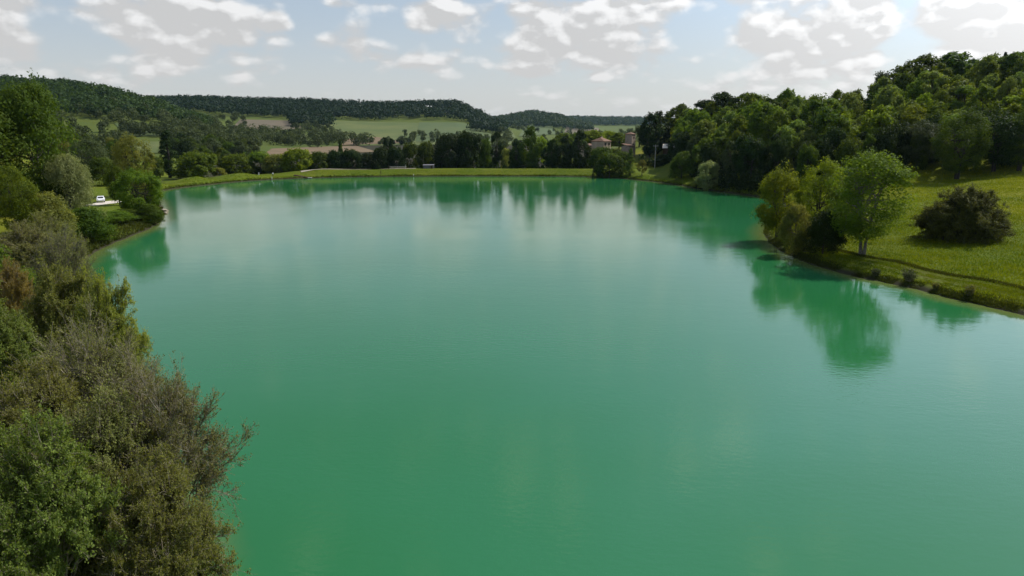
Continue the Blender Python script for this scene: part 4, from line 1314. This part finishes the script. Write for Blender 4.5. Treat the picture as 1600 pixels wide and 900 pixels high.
v, f = hip_roof(6.4, 6, eave - .12, 1.3, .35, 3.0); part('roof', v, f, 'rooftile', house2)
window(house2, 0, eave - 2.2, .8, 1.2, -3)
tag(house2, 'lower farm building with tiled roof at the left of the farmhouse', 'house')

# stone tower
tx, ty, _ = at(984, 240, 344)
tz = H1(tx, ty)
ttop = at(984, 210, 344)[2] - tz
tower = link('stone_tower', None, None, (tx, ty, tz), R(52))
b_, t_ = 2.0, 1.75
v = [(-b_, -b_, -1), (b_, -b_, -1), (b_, b_, -1), (-b_, b_, -1), (-t_, -t_, ttop), (t_, -t_, ttop), (t_, t_, ttop), (-t_, t_, ttop)]
part('wall', v, box_v(0, 1, 0, 1, 0, 1)[1], 'stone', tower)
v, f = hip_roof(t_ * 2, t_ * 2, ttop + .2, .9, .22, .3); part('roof', v, f, 'rooftile', tower)
window(tower, .3, ttop - 1.9, .6, .9, -t_ - .03)
window(tower, -.5, ttop - 5.2, .6, .9, -t_ - .14)
tag(tower, 'square stone tower rising out of the trees right of the farmhouse', 'tower')
# lean-to at its foot
lx, ly, _ = at(981, 238, 338)
lz = H1(lx, ly)
lh = at(981, 228, 338)[2] - lz
lean = link('stone_annex', None, None, (lx, ly, lz), R(52))
v, f = box_v(-2.6, 2.6, -2, 2, -1, lh); part('wall', v, f, 'stone', lean)
v = [(-2.8, -2.3, lh + .05), (2.8, -2.3, lh + .05), (2.8, 2.1, lh + 1.1), (-2.8, 2.1, lh + 1.1), (-2.8, -2.3, lh - .1), (2.8, -2.3, lh - .1), (2.8, 2.1, lh + .95), (-2.8, 2.1, lh + .95)]
part('roof', v, [(0, 1, 2, 3), (4, 7, 6, 5), (0, 4, 5, 1), (1, 5, 6, 2), (2, 6, 7, 3), (3, 7, 4, 0)], 'rooftile', lean)
tag(lean, 'low annex with sloping roof at the foot of the stone tower', 'annex')

# shed with pale roof under the black trees
sx0, sy0, sz_ = at(1047, 230, 319)
szg = H1(sx0, sy0)
sh = sz_ - szg
shed = link('barn', None, None, (sx0, sy0, szg), R(-14))
v, f = box_v(-2.9, 2.9, -1.6, 3.2, -1, sh - .2); part('wall', v, f, 'oldwood', shed)
v = [(-3.3, -2.2, sh - .35), (3.3, -2.2, sh - .15), (3.3, 3.6, sh + 1.5), (-3.3, 3.6, sh + 1.3)]
v += [(a_, b2, c_ - .14) for a_, b2, c_ in v]
part('roof', v, [(0, 1, 2, 3), (4, 7, 6, 5), (0, 4, 5, 1), (1, 5, 6, 2), (2, 6, 7, 3), (3, 7, 4, 0)], 'fibro', shed)
tag(shed, 'dark barn with a pale sunlit roof under the black trees', 'barn')

# utility pole
ux, uy, uz = at(1023, 262, 313)
ug = H1(ux, uy); uh = at(1023, 226, 313)[2] - ug
pole = link('utility_pole', None, None, (ux, uy, ug), 0)
tv, tf = tubes(np.array([[[0, 0, -.5], [0, 0, uh * .5], [0, 0, uh]]]), np.array([[.19, .16, .12]]), 8)
link('post', mesh_from('post', tv, tf, [M['concrete']], smooth=True), pole)
v, f = box_v(-1.1, 1.1, -.06, .06, uh - .7, uh - .52); ca = part('crossarm', v, f, 'concrete', pole)
for ix in (-.95, 0, .95):
    tv, tf = tubes(np.array([[[ix, 0, uh - .52], [ix, 0, uh - .38], [ix, 0, uh - .2]]]), np.array([[.05, .09, .05]]), 8)
    link('insulator', mesh_from('insulator', tv, tf, [M['glassins']], smooth=True), ca)
v, f = box_v(-.28, .28, -.42, -.16, uh - 2.4, uh - 1.6); part('transformer_box', v, f, 'greywood', pole)
tag(pole, 'pale utility pole standing in front of the black trees', 'utility pole')

# grey hut and posts on the dam
def ground_at(px, Yd):
    x = (px - 800) / FOC / px_dir(px, 264)[1] * Yd
    return x, Yd, H1(x, Yd)
gxh, gyh = dam_at(670, 12); gzh = H1(gxh, gyh)
hut = link('grey_hut', None, None, (gxh, gyh, gzh), R(4))
v, f = box_v(-2.3, 2.3, -1.2, 1.2, -.4, 1.45); part('wall', v, f, 'greywood', hut)
v = [(-2.45, -1.35, 1.46), (2.45, -1.35, 1.46), (2.45, 1.35, 1.72), (-2.45, 1.35, 1.72), (-2.45, -1.35, 1.38), (2.45, -1.35, 1.38), (2.45, 1.35, 1.64), (-2.45, 1.35, 1.64)]
part('roof', v, [(0, 1, 2, 3), (4, 7, 6, 5), (0, 4, 5, 1), (1, 5, 6, 2), (2, 6, 7, 3), (3, 7, 4, 0)], 'greywood', hut)
v, f = box_v(.9, 1.7, -1.25, -1.19, -.3, 1.25); part('door', v, f, 'oldwood', hut)
tag(hut, 'low grey hut on the dam crest in front of the big black clump', 'hut')
wx0, wy0 = dam_at(622, 13); wz0 = H1(wx0, wy0)
wall = link('low_wall', None, None, (wx0, wy0, wz0), R(2))
v, f = box_v(-3.6, 3.6, -.2, .2, -.5, .75); part('masonry', v, f, 'rock', wall)
v, f = box_v(-3.7, 3.7, -.27, .27, .753, .86); part('coping', v, f, 'concrete', wall)
tag(wall, 'pale low wall beside the dam track', 'wall')

def post(px, off, h, r, mat, label, capmat=None):
    x, y = dam_at(px, off); z = H1(x, y)
    o = link('post', None, None, (x, y, z), 0)
    tv, tf = tubes(np.array([[[0, 0, -.3], [0, 0, h * .5], [0.02, 0, h]]]), np.array([[r, r * .95, r * .85]]), 7)
    link('shaft', mesh_from('shaft', tv, tf, [M[mat]], smooth=True), o)
    tv, tf = tubes(np.array([[[0.02, 0, h], [0.02, 0, h + r * .8], [0.02, 0, h + r * 1.3]]]), np.array([[r * .95, r * .8, .01]]), 7)
    link('cap', mesh_from('cap', tv, tf, [M[capmat or mat]], smooth=True), o)
    tag(o, label, 'post')
post(404, 8, .9, .14, 'whitepaint', 'short white post on the dam crest left of the person')
post(424, 1.6, .8, .12, 'whitepaint', 'short white post near the water below the person')
post(595, 3, 1.5, .16, 'oldwood', 'dark stake on the dam slope right of the wooden steps')
post(607.5, 9, 1.5, .10, 'oldwood', 'thin dark post left of the pale low wall')
post(633.5, 9, 1.7, .12, 'concrete', 'pale post at the right end of the low wall')
post(646, 1, .5, .14, 'whitepaint', 'tiny white marker at the waterline below the grey hut')

# wooden steps down to the water with a pale landing
s0 = np.array([*dam_at(460, 7), 0]); s1 = np.array([*dam_at(481, .6), 0]); s0[2] = H1(*s0[:2]); s1[2] = H1(*s1[:2])
stair = link('wooden_steps', None, None, tuple(s0), 0)
dv = s1 - s0
side = np.array([-dv[1], dv[0], 0]); side = side / np.linalg.norm(side)
for sg in (-.55, .55):
    L = np.stack([side * sg + np.array([0, 0, .30]), dv * .5 + side * sg + np.array([0, 0, .45]), dv + side * sg + np.array([0, 0, .35])])
    tv, tf = tubes(L[None], np.full((1, 3), .20), 4)
    link('stringer', mesh_from('stringer', tv, tf, [M['oldwood']]), stair)
for i in range(9):
    c = dv * (i + .5) / 9 + np.array([0, 0, .52])
    L = np.stack([c - side * .62, c, c + side * .62])
    tv, tf = tubes(L[None], np.full((1, 3), .10), 4)
    link('tread', mesh_from('tread', tv, tf, [M['oldwood']]), stair)
tag(stair, 'dark wooden steps running down the dam to the water', 'steps')
lx0, ly0 = dam_at(483.5, .7); lz0 = H1(lx0, ly0)
land = link('landing', None, None, (lx0, ly0, max(.15, lz0)), R(10))
for i in range(4):
    v, f = box_v(-.8 + i * .42, -.8 + i * .42 + .38, -1.0, 1.0, .0, .16); part('slab', v, f, 'concrete', land)
tag(land, 'small pale landing at the foot of the wooden steps', 'landing')

# person on the dam crest
def person(px, Yd, label, top_col, leg_col):
    x, y = dam_at(px, Yd); z = H1(x, y)
    me = bpy.data.meshes.new('person')
    J = {'pel': (0, 0, .92, .14), 'waist': (0, 0, 1.08, .13), 'chest': (0, .01, 1.32, .16), 'neck': (0, 0, 1.48, .06), 'head': (0, -.02, 1.60, .10), 'crown': (0, -.01, 1.72, .085)}
    names = list(J); V = [J[n][:3] for n in names]; Rr = [J[n][3] for n in names]
    E = [(i, i + 1) for i in range(5)]
    for sg in (-1, 1):
        b = len(V)
        V += [(sg * .10, 0, .82), (sg * .11, -.03 * sg, .46), (sg * .11, .02, .09), (sg * .12, -.14, .04)]; Rr += [.105, .07, .05, .04]
        E += [(0, b), (b, b + 1), (b + 1, b + 2), (b + 2, b + 3)]
        b = len(V)
        V += [(sg * .20, .01, 1.40), (sg * .26, .02, 1.12), (sg * .25, -.10, .88), (sg * .25, -.13, .79)]; Rr += [.065, .05, .036, .03]
        E += [(2, b), (b, b + 1), (b + 1, b + 2), (b + 2, b + 3)]
    me.from_pydata(V, E, [])
    m, q, out = new_mat('person_cloth')
    t_ = q.node('ShaderNodeTexCoord'); sp_ = q.node('ShaderNodeSeparateXYZ'); q.put(sp_.inputs[0], t_.outputs['Object'])
    c = q.ramp(q.math('DIVIDE', sp_.outputs[2], 1.8), [(0, (.03, .025, .02)), (.05, leg_col), (.53, top_col), (.835, (.45, .28, .20)), (.93, (.03, .02, .015))], 'CONSTANT')
    p = q.node('ShaderNodeBsdfPrincipled'); q.put(p.inputs['Base Color'], c); p.inputs['Roughness'].default_value = .85
    q.t.links.new(p.outputs[0], out.inputs[0])
    me.materials.append(m)
    o = link('person', me, None, (x, y, z), R(25))
    sk = o.modifiers.new('skin', 'SKIN')
    for d_, r_ in zip(me.skin_vertices[0].data, Rr): d_.radius = (r_, r_)
    me.skin_vertices[0].data[0].use_root = True
    sk.use_smooth_shade = True
    sd_ = o.modifiers.new('sub', 'SUBSURF'); sd_.levels = 1; sd_.render_levels = 1
    tag(o, label, 'person')
person(426, 8.5, 'distant person in white top and dark trousers standing on the dam', (.75, .75, .73), (.03, .03, .045))

# rocks at the left shore point
def rock(px, py, size, seed, label):
    x, y = unproject(px, py, 0)
    rg = np.random.default_rng(seed)
    import bmesh
    bm = bmesh.new(); bmesh.ops.create_icosphere(bm, subdivisions=2, radius=1)
    for vv in bm.verts:
        n_ = 1 + .22 * math.sin(vv.co.x * 3 + seed) * math.cos(vv.co.y * 2.7 + seed * 2) + .1 * rg.normal()
        vv.co = Vector((vv.co.x * n_ * size[0], vv.co.y * n_ * size[1], vv.co.z * n_ * size[2]))
    me = bpy.data.meshes.new('rock'); bm.to_mesh(me); bm.free(); me.materials.append(M['rock'])
    tag(link('rock', me, None, (x, y, size[2] * .3), rg.uniform(0, 3)), label, 'rock')
rock(255.5, 331, (1.1, .9, .6), 1, 'brown rock at the water on the left shore point')
rock(250, 326, (.9, .7, .6), 2, 'pale rock just behind the brown rock on the left shore point')
rock(258.5, 334, (.7, .5, .3), 3, 'smallest rock at the very tip of the left shore point')

# parked car
def car():
    x, y = unproject(158, 315.5, 1.75)
    z = H1(x, y) + .10
    root = link('parked_car', None, None, (x, y, z), R(-62))
    prof = [(-2.05, .42), (-2.08, .72), (-1.98, .98), (-1.72, 1.02), (-1.28, 1.42), (-.2, 1.48), (.55, 1.40), (1.12, 1.00), (1.85, .86), (2.08, .66), (2.08, .40), (1.6, .32), (-1.6, .32)]
    def extr(pr, hw, hwtop=None):
        n_ = len(pr); v = []
        for sg in (-1, 1):
            for (a_, c_) in pr:
                t_ = max(0, (c_ - 1.0) / .48)
                v.append((a_, sg * (hw - .16 * t_), c_))
        f = [tuple(range(n_ - 1, -1, -1)), tuple(range(n_, 2 * n_))]
        f += [(i, (i + 1) % n_, n_ + (i + 1) % n_, n_ + i) for i in range(n_)]
        return v, f
    v, f = extr(prof, .86)
    body = link('body', poly_mesh('body', v, f, M['carpaint']), root)
    bv = body.modifiers.new('bevel', 'BEVEL'); bv.width = .05; bv.segments = 2; bv.limit_method = 'ANGLE'
    # glass slightly proud of the cabin
    def sheet(name, pts, mat='shadewin'):
        return link(name, poly_mesh(name, pts, [tuple(range(len(pts)))], M[mat]), root)
    sheet('rear_window', [(-1.72, -.62, 1.075), (-1.72, .62, 1.075), (-1.36, .54, 1.40), (-1.36, -.54, 1.40)])
    sheet('windscreen', [(1.10, .64, 1.05), (1.10, -.64, 1.05), (.64, -.56, 1.385), (.64, .56, 1.385)])
    for sg in (-1, 1):
        sheet('side_window', [(-1.42, sg * .865, 1.06), (-.30, sg * .865, 1.06), (-.30, sg * .745, 1.40), (-1.15, sg * .755, 1.37)])
        sheet('side_window', [(-.22, sg * .865, 1.06), (.90, sg * .865, 1.06), (.50, sg * .765, 1.35), (-.22, sg * .745, 1.40)])
        v, f = box_v(-2.10, -2.02, sg * .62 - .16, sg * .62 + .16, .70, .92); link('tail_light', poly_mesh('tl', v, f, M['redlamp']), root)
        v, f = box_v(2.00, 2.10, sg * .60 - .18, sg * .60 + .18, .62, .76); link('headlight', poly_mesh('hl', v, f, M['clearlamp']), root)
        for wx in (-1.28, 1.28):
            L = np.array([[[wx, sg * .68, .32], [wx, sg * .78, .32], [wx, sg * .885, .32]]])
            tv, tf = tubes(L, np.array([[.31, .325, .31]]), 16)
            tyre = link('tyre', mesh_from('tyre', tv, tf, [M['rubber']], smooth=True), root)
            rim = [(wx + .2 * math.cos(a_), sg * .89, .32 + .2 * math.sin(a_)) for a_ in np.linspace(0, 2 * math.pi, 14, endpoint=False)]
            hub = [(wx + .315 * math.cos(a_), sg * .884, .32 + .315 * math.sin(a_)) for a_ in np.linspace(0, 2 * math.pi, 14, endpoint=False)]
            link('sidewall', poly_mesh('sidewall', hub, [tuple(range(14))], M['rubber']), tyre)
            link('rim', poly_mesh('rim', rim, [tuple(range(14))], M['rim']), tyre)
    tag(root, 'white hatchback parked on pale gravel between the left shore trees', 'car')
car()

# ------------------------------------------------------------------ air
m = bpy.data.materials.new('haze_air'); m.use_nodes = True
q = NT(m.node_tree); q.t.nodes.clear()
out = q.node('ShaderNodeOutputMaterial')
pv = q.node('ShaderNodeVolumePrincipled')
pv.inputs['Color'].default_value = (0.55, 0.80, 1.0, 1)
pv.inputs['Density'].default_value = 0.000022
pv.inputs['Anisotropy'].default_value = 0.2
q.t.links.new(pv.outputs[0], out.inputs['Volume'])
v, f = box_v(-9000, 9000, -400, 7200, -12, 135)
hz_o = link('haze', poly_mesh('haze', v, f, m))
tag(hz_o, 'thin summer haze filling the valley', 'haze', None, 'stuff')
